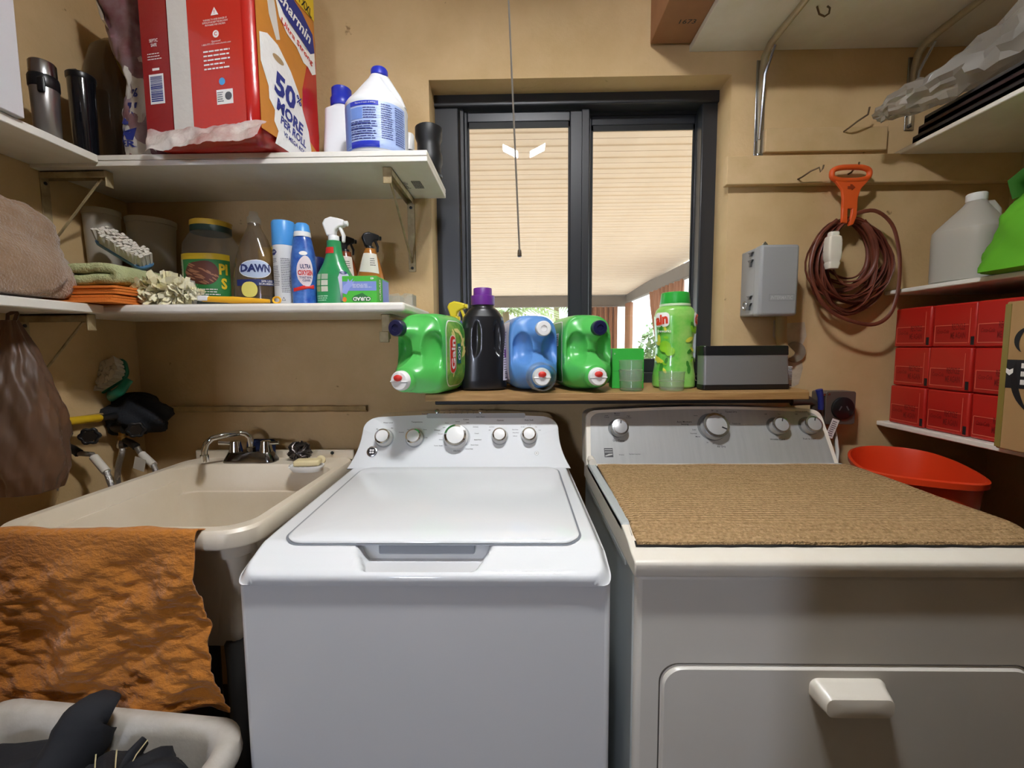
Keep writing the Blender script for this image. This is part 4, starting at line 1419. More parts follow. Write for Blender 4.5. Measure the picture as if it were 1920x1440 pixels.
# scrubbing brush, bristles up, leaning against the tubs
def brush(name, label, o, ax, up, L, W_, bh, mback, mbr, n, mpt, rowsn=5):
    M = frame(V(o), ax, up)
    t = thing(name, label, 'brush', o)
    t.location = CUR[-1] @ V(o)
    t.matrix_basis = Matrix.Translation(t.location)
    pl = rrect(L / 2, W_ / 2, W_ * .35, 6)
    Mb = frame(V(o), ax, V(ax).cross(V(up)) * -1)
    Mz = Matrix((V(ax).normalized(), V(up).normalized().cross(V(ax).normalized()), V(up).normalized())).transposed().to_4x4()
    Mz.translation = V(o)
    put('back', G().loft([[Mz @ V((x * k, y * k, z)) for x, y in pl] for k, z in ((.86, -.014), (.97, -.010), (1, -.003), (.98, .0))]), mback, t, smooth=40)
    g = G()
    rr = random.Random(5)
    for i in range(n):
        for j in range(rowsn):
            x = (-.46 + .92 * (i + .5 * (j % 2)) / n) * L
            y = (-.4 + .8 * j / (rowsn - 1)) * W_ * (1 if abs(x) < L * .38 else .75)
            s_ = L / n * .42
            dx, dy = rr.gauss(0, .003), rr.gauss(0, .003)
            h = bh * (1 + rr.gauss(0, .03))
            g.add([Mz @ V(q) for q in ((x - s_, y - s_, 0), (x + s_, y - s_, 0), (x + s_, y + s_, 0), (x - s_, y + s_, 0), (x - s_ * 1.3 + dx, y - s_ * 1.3 + dy, h), (x + s_ * 1.3 + dx, y - s_ * 1.3 + dy, h), (x + s_ * 1.3 + dx, y + s_ * 1.3 + dy, h), (x - s_ * 1.3 + dx, y + s_ * 1.3 + dy, h))],
                  [(0, 1, 5, 4), (1, 2, 6, 5), (2, 3, 7, 6), (3, 0, 4, 7), (4, 5, 6, 7)])
    b = put('bristles', g, mbr, t, smooth=0)
    b['kind'] = 'stuff'
    return t, Mz
BRI = mat('pale_bristle', 'd9d3c6', .8)
d_ = (at(283, 487, Y=1.315) - at(195, 434, Y=1.315)).normalized()
upv = V((0, -.5, .87)); upv = (upv - d_ * upv.dot(d_)).normalized()
brush('scrub_brush', 'white-bristled scrub brush with a blue back leaning on the clear tubs', at(234, 472, Y=1.315), d_, upv, .165, .05, .034, mat('blue_brush_back', '4a7499', .4), BRI, 24, None, 6)
# tubs
def tub(label, X, Y, z, r0, r1, h, m, rx=0, ry=0):
    CUR.append(place((X, Y, z), 0, rx, ry))
    o = put('plastic_tub', G().lathe([(r0 * .9, .001), (r0, .004), (r1, h - .018), (r1 * 1.04, h - .016), (r1 * 1.05, h), (r1 * .99, h), (r1 * .97, h - .016), (r0 * .97, .007), (.002, .006)], 32, None, True, True), m)
    CUR.pop()
    tag(o, label, 'tub')
tub('tall cloudy plastic tub with a thick rim behind the scrub brush', at(288, 480, Y=1.48).x, 1.48, SL + .0005, .052, .066, .298, TUB)
tub('clear plastic tub in the dark corner behind the blue-backed brush', -1.312, 1.405, SL + .0005, .036, .046, .31, TUB)
p = at(286, 520, Y=1.36)
CUR.append(place((p.x, 1.385, SL + .0005), 8))
g = G()
g.loft([[V((x * k, y * k, z)) for x, y in rrect(.062, .04, .012, 4)] for k, z in ((.86, 0), (.88, .004), (1, .088), (.96, .088), (.85, .008), (.1, .007))])
tag(put('plastic_tray', g, TUB, smooth=40), 'small square cloudy plastic tub between the brush and the nut jar', 'tub')
CUR.pop()
p = at(340, 505, Y=1.335)
CUR.append(place((p.x, 1.33, SL + .001), 10, 0, 12))
t = thing('plastic_pouch', 'clear pouch with a small white label in front of the nut jar', 'pouch', (0, 0, 0))
put('film', vloft([(0, .03, .012, 3), (.02, .034, .016, 2.5), (.06, .028, .010, 2.5), (.085, .02, .003, 3)], 24, lambda a, z: .12 * fbm(a * 3, z * 50), 14), TUB, t, smooth=70)
decal('tag_label', t, rect(-.022, .0, .055, .078), pmap((0, -.017, 0), (1, 0, 0), (0, .12, 1), (0, -1, 0)), WINK, .001)
CUR.pop()
# jar with a pecan label
JX = at(392, 500, Y=1.40).x
CUR.append(place((JX, 1.42, SL + .001)) @ Matrix.Diagonal((1.12, 1.12, 1.2, 1)))
jar = thing('nut_jar', 'clear plastic jar with a green and yellow lid and a pecan label', 'jar', (0, 0, 0))
secs = [(0, .058, .058, 3), (.004, .064, .064, 3), (.13, .064, .064, 3), (.165, .062, .062, 3), (.19, .052, .052, 2.4), (.2, .046, .046, 2.2)]
put('body', vloft(secs, 36), CLEARP, jar, smooth=45)
put('base_tint', G().lathe([(.057, .002), (.062, .004), (.062, .018), (.0, .018)], 32), mat('dark_green', '10241c', .4), jar)
DG = mat('dark_green_lid', '1f3a30', .4)
put('lid', G().lathe([(.05, .198), (.05, .222), (.047, .226), (.03, .227)], 32), DG, jar)
put('lid_rim', G().lathe([(.0505, .213), (.051, .215), (.050, .226), (.047, .2275)], 32, None, False, False), mat('yellow_rim', 'd9b23a', .4), jar)
put('lid_disc', G().lathe([(.0, .2272), (.046, .2272), (.046, .2285), (.0, .229)], 32, Matrix.Translation((-.006, 0, .0)) @ Matrix.Rotation(.06, 4, 'Y')), mat('yellow_lid', 'd9b23a', .4), jar)
vm = vmap(secs, -90)
GL = mat('green_label', '2e7a3f', .45)
decal('label', jar, rect(-.085, .085, .018, .128), vm, GL, .0012, 10)
decal('label_band', jar, rect(-.085, .085, .122, .137), vm, YELF, .0018, 8)
decal('label_panel', jar, rect(-.075, -.035, .035, .122), vm, mat('pale_label', 'c9d8b4', .5), .0018, 6)
rows('small_print', jar, vm, GREYINK, -.072, -.04, .04, .118, 10, .35, .0026, .2, 2)
NUT = mat('nut_print', '5b2f22', .5)
decal('nut_patch', jar, oval(.012, .088, .036, .030), vm, NUT, .0020, 6)
rr = random.Random(2)
NUT2 = mat('nut_light_print', '9a6a4c', .5)
for k in range(26):
    a, q_ = rr.random() * 6.28, rr.random() ** .5
    x, y = .012 + .032 * q_ * math.cos(a), .088 + .026 * q_ * math.sin(a)
    decal('nut_print', jar, [(x + .007 * math.cos(b) * .9, y + .002 * math.sin(b) - .0035 * math.cos(b)) for b in [2 * PI * i / 8 for i in range(8)]], vm, NUT2, .0026, 1)
lettering('lettering', jar, 'PI\nS', vm, YELF, .062, .08, .026, .026, .04, .003)
rows('small_print', jar, vm, WINK, .0, .05, .025, .05, 4, .4, .0026, .3, 9)
CUR.pop()
# dish soap bottle
DXp = at(479, 500, Y=1.37).x
CUR.append(place((DXp, 1.375, SL + .001)) @ Matrix.Diagonal((1.08, 1.08, 1.15, 1)))
t = thing('dish_soap_bottle', 'clear dish soap bottle with a dark blue and white label', 'bottle', (0, 0, 0))
secs = [(0, .05, .034, 2.6), (.005, .06, .04, 2.6), (.07, .062, .041, 2.5), (.13, .052, .037, 2.3), (.18, .034, .03, 2.1), (.21, .018, .018), (.222, .0155, .0155)]
put('body', vloft(secs, 36, None, 30), clear('soap_clear', 'd9cdbb', 'b5a894', .22, .1), t, smooth=60)
put('liquid', vloft([(.004, .055, .035, 2.6), (.03, .057, .037, 2.6)], 30), clear('soap_tint', '8f7f66', '6f6350', .4, .2), t)
put('cap', G().lathe([(.0175, .22), (.018, .222), (.018, .236), (.013, .24), (.010, .252), (.006, .253)], 20), CLEARP, t)
vm = vmap(secs, -84)
NAVY = mat('navy_print', '1c2a63', .4)
decal('label_oval', t, oval(.012, .098, .036, .024), vm, WINK, .0012, 6)
decal('label_oval', t, oval(.012, .098, .0345, .0226), vm, mat('label_blue_grad', 'b8c6dc', .4), .0016, 6)
lettering('lettering', t, 'DAWN', vm, NAVY, .012, .1, .019, .062, .05, .0026)
decal('label_band', t, rect(-.03, .06, .055, .071), vm, NAVY, .0014, 8)
lettering('lettering', t, '50% LESS\nSCRUBBING', vm, WINK, .034, .063, .005, .04, .01, .0024)
decal('yellow_patch', t, oval(-.004, .045, .014, .02), vm, mat('pale_yellow_print', 'e6d96f', .5), .002, 4)
rows('small_print', t, vm, WINK, -.02, .04, .012, .022, 2, .4, .0016)
CUR.pop()
p = at(500, 470, Y=1.46)
CUR.append(place((p.x + .004, 1.47, SL + .001), 6))
tag(put('sponge_pack', G().box(-.034, .034, -.014, .014, 0, .205), mat('yellow_sponge', 'd8b62c', .7, bump=(70, .3)), bevel=.008, seg=3), 'yellow sponge pack standing behind the dish soap bottle', 'sponge')
CUR.pop()
# aerosol, toilet cleaner, green spray bottle
SKYC = mat('sky_blue_cap', '4d9be0', .35)
AX = at(533, 500, Y=1.345).x
CUR.append(place((AX, 1.35, SL + .001), 0, 0, 0))
t = thing('aerosol_can', 'white aerosol can with a sky blue cap on the lower shelf', 'aerosol', (0, 0, 0))
secs = [(0, .030, .030), (.003, .032, .032), (.178, .032, .032), (.182, .031, .031)]
put('body', vloft(secs, 32, None, 12), mat('can_white', 'd9d9d8', .35), t)
put('cap', G().lathe([(.0325, .18), (.033, .182), (.0325, .246), (.030, .252), (.0, .2525)], 32), SKYC, t)
put('base_ring', G().lathe([(.0325, .0), (.033, .002), (.033, .006), (.0322, .008)], 32), STEEL, t)
vm = vmap(secs, -90)
decal('emblem', t, [(-.03, .16), (-.024, .168), (-.012, .166), (-.006, .158), (-.014, .15), (-.026, .15)], vm, NAVY, .0008, 3)
lettering('lettering', t, 'LINEN', vm, WINK, -.018, .159, .005, .016, 0, .0016)
for a in ((-.024, -.006, .128, .142), (.004, .03, .04, .142), (-.024, .0, .06, .12)):
    rows('small_print', t, vm, GREYINK, *a, max(3, int((a[3] - a[2]) / .005)), .35, .0009, .2, int(a[2] * 500))
lettering('lettering', t, '△', vm, INK, .008, .022, .01, .01, 0, .001)
CUR.pop()
CUR.append(place((at(568, 500, Y=1.32).x, 1.325, SL + .001)))
t = thing('toilet_cleaner', 'narrow dark blue toilet cleaner bottle with a sky blue cap', 'bottle', (0, 0, 0))
secs = [(0, .028, .022, 2.6), (.004, .033, .026, 2.6), (.05, .034, .026, 2.6), (.1, .036, .027, 2.4), (.15, .033, .026, 2.3), (.19, .026, .022, 2.1), (.202, .022, .02, 2)]
put('body', vloft(secs, 32, None, 24), mat('royal_blue', '1f4da3', .3, coat=.3, var=(30, '5c93d9', .7)), t, smooth=50)
put('collar', G().lathe([(.0235, .2), (.024, .202), (.0225, .214)], 24), WHITEP, t)
put('cap', G().lathe([(.0225, .214), (.0195, .235), (.014, .24), (.0, .241)], 24), SKYC, t)
vm = vmap(secs, -78)
decal('label', t, oval(.008, .098, .020, .045), vm, mat('pink_white', 'e8dadd', .4), .001, 6)
lettering('lettering', t, 'ULTRA', vm, NAVY, .008, .112, .012, .026, .03, .002)
lettering('lettering', t, 'OXYGEN', vm, REDINK, .008, .094, .014, .034, .04, .002)
lettering('lettering', t, 'TOILET BOWL\nCLEANER', vm, NAVY, .008, .076, .006, .030, .02, .002)
decal('red_ribbon', t, [(-.022, .04), (.0, .046), (.03, .049), (.03, .06), (.0, .057), (-.022, .05)], vm, REDINK, .002, 4)
decal('emblem', t, oval(.004, .15, .010, .006), vm, WINK, .001, 3)
CUR.pop()
p = at(590, 500, Y=1.46)
t = bottle('cleaner_bottle', 'dark navy can half hidden behind the blue toilet cleaner', 'can', p.x - .002, 1.46, SL, [(0, .032, .032), (.003, .034, .034), (.165, .034, .034), (.168, .032, .032)], NAVY)
CUR.pop()
def spray_head(t, z, m, s=1.0, rz=0, trig=None, n0=.014):
    """trigger sprayer: collar, body with a nose, trigger; nose to +x"""
    R_ = Matrix.Translation((0, 0, z)) @ Matrix.Rotation(rz, 4, 'Z') @ Matrix.Scale(s, 4)
    put('sprayer_collar', G().lathe([(n0, -.004), (n0 * 1.1, 0), (n0 * 1.1, .014), (n0, .018)], 20, R_), m, t)
    prof = [(-.018, .016), (.006, .016), (.008, .034), (.022, .042), (.034, .044), (.036, .062), (.016, .068), (-.004, .072), (-.022, .066), (-.03, .052), (-.024, .036)]
    Mx_ = R_ @ frame(V((0, .012, 0)), (1, 0, 0), (0, 0, 1))
    put('sprayer_head', G().prism(prof, .024, Mx_), m, t, bevel=.005 * s, seg=3)
    tr = [(.016, .044), (.024, .044), (.034, .02), (.032, .0), (.026, -.002), (.026, .018)]
    put('trigger', G().prism(tr, .014, R_ @ frame(V((0, .007, 0)), (1, 0, 0), (0, 0, 1))), trig or m, t, bevel=.002 * s)
    put('nozzle', G().lathe([(.008, 0), (.008, .008), (.006, .009)], 14, R_ @ frame(V((.035, 0, .053)), (0, 1, 0), (0, 0, 1))), m, t)
GRN = mat('emerald_plastic', '2b8f55', .3, coat=.3)
GX = at(624, 500, Y=1.32).x
CUR.append(place((GX, 1.335, SL + .001), 0))
t = thing('spray_bottle', 'green spray bottle with a white trigger head on the lower shelf', 'spray bottle', (0, 0, 0))
secs = [(0, .046, .03, 3), (.004, .052, .034, 3), (.06, .053, .034, 3), (.09, .05, .033, 2.8), (.125, .032, .026, 2.3), (.15, .024, .022, 2.1), (.175, .021, .02, 2), (.19, .02, .02, 2)]
put('body', vloft(secs, 36, None, 30), GRN, t, smooth=50)
vm = vmap(secs, -90)
decal('label', t, dense([(.018, .012), (.055, .012), (.06, .06), (.045, .09), (.022, .105), (.012, .08)], .008), vm, mat('lilac_label', 'c9c6de', .4), .001, 6)
rows('small_print', t, vm, GREYINK, .022, .05, .018, .082, 11, .35, .0018, .2, 6)
decal('emblem', t, oval(.028, .094, .012, .005), vm, NAVY, .002, 3)
for i in range(2):
    for j in range(3):
        decal('picture_square', t, rect(-.036 + i * .018, -.021 + i * .018, .04 + j * .018, .055 + j * .018), vm, mat('pale_tile_%d' % (i * 3 + j), ('8b9a66', '9fb08a', 'a9c0a2', 'd2cfc0', 'cfd2c4', 'a8b8a4')[i * 3 + j], .5), .001, 2)
rows('small_print', t, vm, mat('pale_green_print', '9fd4b2', .5), -.036, .0, .012, .03, 3, .5, .001, .2, 2)
decal('red_sticker', t, rect(-.026, .006, .152, .170), vm, REDINK, .0012, 4)
spray_head(t, .188, WHITEP, 1.0, 0)
CUR.pop()
AMB = mat('amber_plastic', '7a3a18', .25, coat=.4)
AMB2 = mat('honey_plastic', 'a8692a', .25, coat=.4)
for i, (px, Y, m, lab, ml) in enumerate(((648, 1.46, AMB, 'amber spray bottle with a black head behind the green spray bottle', 'd9cfc0'), (694, 1.42, AMB2, 'honey-coloured spray bottle with a black head behind the glove box', 'd6d0c2'))):
    CUR.append(place((at(px, 480, Y=Y).x, Y, SL + .001), 0))
    t = thing('spray_bottle', lab, 'spray bottle', (0, 0, 0))
    secs = [(0, .040, .03, 2.6), (.004, .044, .034, 2.6), (.06, .044, .034, 2.6), (.1, .04, .032, 2.4), (.15, .028, .025, 2.2), (.178, .018, .018), (.185, .017, .017)]
    put('body', vloft(secs, 32, None, 26), m, t, smooth=50)
    vm = vmap(secs, -85)
    decal('label', t, dense([(-.028, .112), (.03, .105), (.026, .168), (-.018, .17)], .006), vm, mat('cream_label_%d' % i, ml, .5), .001, 6)
    rows('small_print', t, vm, INK, .004, .02, .128, .155, 4, .35, .0018)
    decal('label', t, dense([(.0, .02), (.045, .02), (.04, .075), (.0, .06)], .006), vm, mat('cream_label_b%d' % i, ml, .5), .001, 6)
    rows('small_print', t, vm, INK, .006, .036, .03, .058, 4, .35, .0018)
    spray_head(t, .178, BLACKP, .82, PI * .5 * 0 + .5)
    CUR.pop()
# glove box
CGR = mat('carton_green', '46b434', .45)
CBL = mat('carton_blue', '7f93d8', .45)
p0, p1 = at(641, 520, Y=1.262), at(706, 520, Y=1.262)
CUR.append(place((p0.x, 1.262, SL + .001), 0))
t = thing('glove_box', 'upside-down green and blue carton of disposable gloves on the lower shelf', 'carton', (.05, .04, 0))
bw, bh, bd = p1.x - p0.x, .0775, .115
put('carton', G().box(0, bw, 0, bd, 0, bh), CGR, t, bevel=.0012)
fm = pmap((0, 0, 0), (1, 0, 0), (0, 0, 1), (0, -1, 0))
decal('blue_band', t, rect(0.001, bw - .001, .036, .062), fm, CBL, .0006, 4)
decal('glove_print', t, dense([(.0, .03), (.012, .026), (.022, .044), (.03, .05), (.036, .064), (.028, .06), (.032, .07), (.022, .062), (.018, .07), (.014, .058), (.004, .05)], .006), fm, mat('glove_lilac', '9aa6e6', .5), .0012, 4)
decal('brand_patch', t, dense([(.03, .006), (bw - .02, .006), (bw - .016, .016), (bw - .03, .022), (bw / 2 + .008, .03), (.034, .022), (.026, .014)], .006), fm, mat('deep_green_print', '1f6f2a', .4), .0012, 4)
lettering('lettering', t, 'CURAD', fm, WINK, bw / 2 + .006, .013, .010, .05, .03, .0022, 180)
lettering('lettering', t, '40', fm, WINK, bw - .012, .07, .006, .01, .02, .0016, 180)
rows('small_print', t, fm, WINK, .03, bw - .01, .044, .056, 3, .3, .0014, .3, 3)
decal('orange_dot', t, oval(.006, .012, .006, .007), fm, OC, .0012, 2)
rm = pmap((bw, 0, 0), (0, 1, 0), (0, 0, 1), (1, 0, 0))
decal('side_band', t, rect(.05, bd - .004, .004, bh - .004), rm, CBL, .0008, 4)
lettering('lettering', t, 'CURAD', rm, WINK, .025, .04, .012, .06, .03, .0014, 90)
CUR.pop()
p0, p1 = at(729, 560, Y=1.33), at(774, 560, Y=1.33)
CUR.append(place((p0.x, 1.33, SL + .001)))
w_ = p1.x - p0.x
poly = [(0, 0), (w_, 0), (w_, .034), (w_ * .66, .036), (w_ * .5, .026), (w_ * .42, .036), (.002, .033)]
tag(put('clear_divider', G().prism(poly, .0015, frame(V((0, 0, 0)), (1, 0, 0), (0, 0, 1))).prism(poly, .0015, frame(V((0, .045, 0)), (1, 0, 0), (0, 0, 1))).box(0, .0015, -.0015, .045, 0, .033).box(w_ - .0015, w_, -.0015, .045, 0, .033).box(w_ * .47, w_ * .485, 0, .045, 0, .026), CLEARP, smooth=0), 'small clear plastic divider tray at the end of the lower shelf', 'tray')
CUR.pop()
# ================================================================ on the window sill
def jug(name, label, px, Yf, rz, body, capm, label_m, sz=1.0, zoff=0, tapcup=False, side=1, extra=None, D=.27, capx=.014, tx=.004, hw=.078):
    """dispenser jug lying on its back face: front (its shoulder) to -y, tap low, filler cap high"""
    X = at(px, 700, Y=Yf).x
    CUR.append(place((X, Yf, SILL + .001), rz) @ Matrix.Scale(sz, 4))
    t = thing(name, label, 'jug', (0, .1, 0))
    H_ = .236
    cz = H_ / 2
    capz = .190
    tz = .048
    def front(x, z):
        d = 0
        # dimples beside the handle
        for s in (-1, 1):
            ex, ez = (x - .004 - s * .043) / (.029), (z - .132) / .050
            r = ex * ex + ez * ez
            if r < 1:
                d += .036 * (1 - r) ** .6
        # tap cone
        r = math.hypot((x - tx) / 1.25, (z - tz) / .95)
        d -= .040 * smooth01(.075, .026, r)
        # filler neck
        r = math.hypot(x - capx, z - capz)
        d -= .024 * smooth01(.042, .017, r)
        # crease above the tap cone
        r = abs(math.hypot((x - tx) / 1.3, (z - tz)) - .072)
        d += .006 * smooth01(.008, 0, r)
        return d
    out = [sup(2 * PI * i / 64, 3.6) for i in range(64)]
    rings = []
    for k, y in ((.2, D), (.8, D), (.93, D - .006), (.99, D - .03), (1, D - .06), (1, .10), (.995, .07), (.975, .045), (.945, .028)):
        rings.append([V((c * hw * k, y, max(0, cz + s_ * cz * k))) for c, s_ in out])
    for q in range(1, 27):
        k = .945 * (1 - q / 27.0)
        ring = []
        for c, s_ in out:
            e = 3.6 - 1.6 * (1 - k)
            x, z = c * hw * k, cz + s_ * cz * k
            dome = .028 - .030 * smooth01(.95, .45, k)
            ring.append(V((x, dome + front(x, z), z)))
        rings.append(ring)
    put('body', G().loft(rings), body, t, smooth=75)
    yb = -.002
    Mc = frame(V((capx, yb - .020, capz)), (1, 0, 0), (0, 0, 1))
    k = put('cap', G().lathe([(.021, 0), (.0225, .002), (.0225, .022), (.020, .025), (.010, .0255), (.009, .022), (.0, .022)], 28, Mc), capm, t, smooth=35)
    Mt = frame(V((tx, yb - .036, tz)), (1, 0, 0), (0, 0, 1))
    put('tap_collar', G().lathe([(.034, -.008), (.033, .004), (.028, .012)], 28, Mt), body, t, smooth=50)
    TW = WHITEP
    tp_ = put('tap', G().lathe([(.027, .006), (.0275, .010), (.0265, .024), (.023, .028), (.0, .0285)], 28, Mt), TW, t, smooth=40)
    put('tap_button', G().lathe([(.0115, .027), (.0115, .034), (.008, .037), (.0, .038)], 20, Mt @ Matrix.Translation((-.001, .008, 0)) @ Matrix.Scale(.75, 4, (0, 1, 0))), REDINK, tp_)
    put('tap_spout', G().lathe([(.012, 0), (.0105, .018), (.009, .026), (.007, .026), (.007, .01), (.0, .01)], 18, frame(V((tx, yb - .056, tz - .004)), (1, 0, 0), (0, 1, 0)) @ Matrix.Rotation(0, 4, 'X')), TW, tp_)
    put('tap_wing', G().box(tx - .026, tx + .026, yb - .066, yb - .058, tz - .004, tz), TW, tp_, bevel=.0015)
    if tapcup:
        put('measuring_cup', G().lathe([(.044, -.004), (.042, .03), (.038, .042), (.0365, .042), (.04, .03), (.042, -.004)], 30, Mt, False, False), CLEARP, t, smooth=50)
    # label on the flank
    sx = side
    lm = lambda x, y, d: V((sx * (hw * (1 - .0) + d - .0012 + .002 * 0), x, y)) if True else None
    lo_ = rrect(.088, .094, .045, 8, .135, cz)
    def flank(x, y, d):
        # follow the superellipse flank
        s_ = max(-1, min(1, (y - cz) / cz))
        c = (1 - abs(s_) ** 3.6) ** (1 / 3.6)
        k = 1 if x > .10 else lerp_k(x)
        return V((sx * (hw * c * k + d), x, y))
    def lerp_k(x):
        tab = [(.028, .945), (.045, .975), (.07, .995), (.10, 1)]
        if x <= tab[0][0]: return tab[0][1]
        for (a, b), (c, d) in zip(tab, tab[1:]):
            if a <= x <= c: return b + (d - b) * (x - a) / (c - a)
        return 1
    decal('label_border', t, rrect(min(.092, D * .5 - .035), .098, .048, 8, min(.14, D * .5 + .01), cz), flank, WINK, .0012, 8)
    decal('label', t, rrect(min(.089, D * .5 - .038), .095, .045, 8, min(.14, D * .5 + .01), cz), flank, label_m, .002, 8)
    if extra:
        extra(t, flank, cz)
    CUR.pop()
    return t
GREEN = mat('bright_green_plastic', '52bb56', .32, coat=.15)
BLUEJ = mat('cornflower_plastic', '5b8fd0', .36)
NAVYCAP = mat('navy_cap', '14163f', .35)
GLAB = mat('leaf_green_label', '2f8a33', .4, var=(28, 'a9cf5a', .9))
CREAMP = mat('yellow_petal', 'f2e58f', .5)
def gain1(t, fn, cz):
    rr = random.Random(8)
    for k in range(16):
        a = rr.random() * 6.28
        x, y = .122 + .045 * math.cos(a), cz + .068 * math.sin(a)
        a2 = rr.random() * 3
        decal('petal_print', t, [(x + .018 * math.cos(b) * math.cos(a2) - .006 * math.sin(b) * math.sin(a2), y + .018 * math.cos(b) * math.sin(a2) + .006 * math.sin(b) * math.cos(a2)) for b in [2 * PI * i / 10 for i in range(10)]], fn, CREAMP, .0027, 2)
    decal('logo_patch', t, rrect(.022, .056, .02, 6, .085, cz - .002), fn, WINK, .0032, 4)
    decal('logo_patch', t, rrect(.0195, .0535, .018, 6, .085, cz - .002), fn, mat('logo_red', 'd83a1e', .4), .0037, 4)
    lettering('lettering', t, 'Gain', fn, WINK, .085, cz - .002, .026, .088, .03, .0045, 90)
    decal('logo_patch', t, rect(.116, .142, cz - .03, cz + .03), fn, mat('teal_print', '1d6d78', .4), .0036, 4)
    lettering('lettering', t, 'OXI', fn, WINK, .129, cz, .016, .04, .03, .0045, 90)
jug('detergent_jug', 'green detergent jug with a flower label, leftmost on the sill', 780, 1.235, -15, GREEN, NAVYCAP, GLAB, 1.0, extra=gain1, D=.215, capx=-.034, tx=-.016, hw=.074)
cap_ring = None
def bluex(t, fn, cz):
    rows('small_print', t, fn, mat('violet_print', '7d6aa8', .5), .08, .2, cz - .07, cz + .07, 16, .4, .003, .2, 3)
BLAB = mat('lilac_white_label', 'dcd9ea', .4)
jug('detergent_jug', 'cornflower blue detergent jug with a white cap on the sill', 1005, 1.355, 11, BLUEJ, WHITEP, BLAB, 1.0, tapcup=True, side=-1, extra=bluex)
def g2(t, fn, cz):
    decal('barcode_label', t, rect(.08, .11, cz + .02, cz + .06), fn, WINK, .003, 2)
    bars(t, fn, .084, .106, cz + .024, cz + .056, 4, .0036, INK)
    rows('small_print', t, fn, WINK, .12, .2, cz - .07, cz + .06, 14, .35, .003, .2, 4)
jug('detergent_jug', 'green detergent jug with a navy cap beside the nested cups', 1107, 1.35, 9, GREEN, NAVYCAP, mat('dark_leaf_label', '2d8a35', .4), 1.0, side=-1, extra=g2)
# tall black bottle with a purple measuring cap
X = at(906, 640, Y=1.43).x
CUR.append(place((X, 1.435, SILL + .001), 8) @ Matrix.Scale(1.03, 4))
t = thing('black_bottle', 'tall black detergent bottle with a purple cap on the sill', 'bottle', (0, 0, 0))
secs = [(0, .064, .045, 3), (.005, .071, .051, 3), (.03, .073, .052, 3), (.12, .069, .05, 2.9), (.19, .068, .049, 2.7), (.225, .062, .046, 2.5), (.245, .048, .04, 2.2), (.255, .036, .034, 2), (.262, .033, .033, 2)]
def hnd(a, z):
    # finger recesses either side of the handle, on the front
    d = 0
    for c0, w_, dep in ((-58, 13, .36), (-104, 9, .14)):
        da = (math.degrees(a) - c0 + 540) % 360 - 180
        r = (da / w_) ** 2 + ((z - .158) / .055) ** 2
        if r < 1:
            d += dep * (1 - r) ** .6
    return d
put('body', vloft(secs, 110, hnd, 60), mat('black_bottle_plastic', '17181c', .28, coat=.3), t, smooth=70)
PUR = mat('purple_cap', '6f2d8f', .4)
put('cap', G().lathe([(.036, .262), (.037, .264), (.037, .289), (.035, .291), (.029, .292), (.0285, .312), (.027, .314), (.0, .314)], 32), PUR, t)
vm = vmap(secs, -20)
decal('label', t, dense([(-.03, .03), (.03, .03), (.035, .12), (.03, .185), (.0, .17), (-.02, .11)], .008), vm, BLAB, .0012, 6)
rows('small_print', t, vm, GREYINK, -.022, .025, .06, .15, 12, .35, .002, .2, 5)
decal('violet_band', t, rect(-.015, .03, .1, .125), vm, PUR, .002, 3)
bars(t, vm, -.02, .0, .035, .058, 6, .0022, INK)
CUR.pop()
# blue bottle with yellow trigger, between jug and black bottle
X = at(856, 640, Y=1.50).x
CUR.append(place((X, 1.5, SILL + .001), 0))
t = thing('spray_bottle', 'blue spray bottle with a yellow trigger head behind the flower-label jug', 'spray bottle', (0, 0, 0))
secs = [(0, .036, .028, 3), (.004, .04, .032, 3), (.17, .037, .03, 2.8), (.21, .024, .022, 2.2), (.225, .018, .018)]
put('body', vloft(secs, 32, None, 16), mat('cobalt_plastic', '2244b8', .3, coat=.3), t)
spray_head(t, .222, mat('yellow_trigger', 'e6cf2c', .4), .95, -.2)
CUR.pop()
# tall green bottle of scent beads
X = at(1264, 640, Y=1.47).x
CUR.append(place((X, 1.47, SILL + .001), 0) @ Matrix.Scale(1.03, 4))
t = thing('scent_bead_bottle', 'tall green patterned bottle of laundry scent beads on the sill', 'bottle', (0, 0, 0))
secs = [(0, .058, .05, 2.4), (.006, .064, .056, 2.4), (.035, .064, .056, 2.4), (.07, .059, .052, 2.3), (.13, .055, .05, 2.3), (.19, .060, .053, 2.3), (.225, .062, .054, 2.3), (.245, .056, .05, 2.2), (.258, .044, .042, 2), (.262, .042, .04, 2)]
put('body', vloft(secs, 44, None, 40), mat('lime_film', '62c545', .28, coat=.4, var=(14, 'b3dc7a', .8)), t, smooth=60)
CG = mat('cap_green', '2fae3d', .35)
put('cap', G().lathe([(.045, .262), (.046, .264), (.042, .297), (.039, .299), (.0, .299)], 28), CG, t)
put('collar', G().lathe([(.047, .256), (.047, .262), (.044, .264)], 28), mat('clear_collar', 'cfe8c0', .3), t)
vm = vmap(secs, -90)
rr = random.Random(4)
LM = [mat('lime_print', '8fd12f', .4), mat('dark_leaf_print', '3f8a2c', .4), mat('lemon_print', 'd9dc4a', .4)]
for k in range(34):
    s_ = rr.choice((-1, 1))
    x = s_ * rr.uniform(.018, .085)
    y = rr.uniform(.05, .2)
    a = rr.random() * 6.28
    L_ = rr.uniform(.008, .016)
    m_ = LM[rr.choice((0, 1, 1, 2))]
    decal('leaf_print', t, [(x + L_ * math.cos(b) * math.cos(a) - L_ * .45 * math.sin(b) * math.sin(a), y + L_ * math.cos(b) * math.sin(a) + L_ * .45 * math.sin(b) * math.cos(a)) for b in [2 * PI * i / 10 for i in range(10)]], vm, m_, .0012 + .0001 * k, 2)
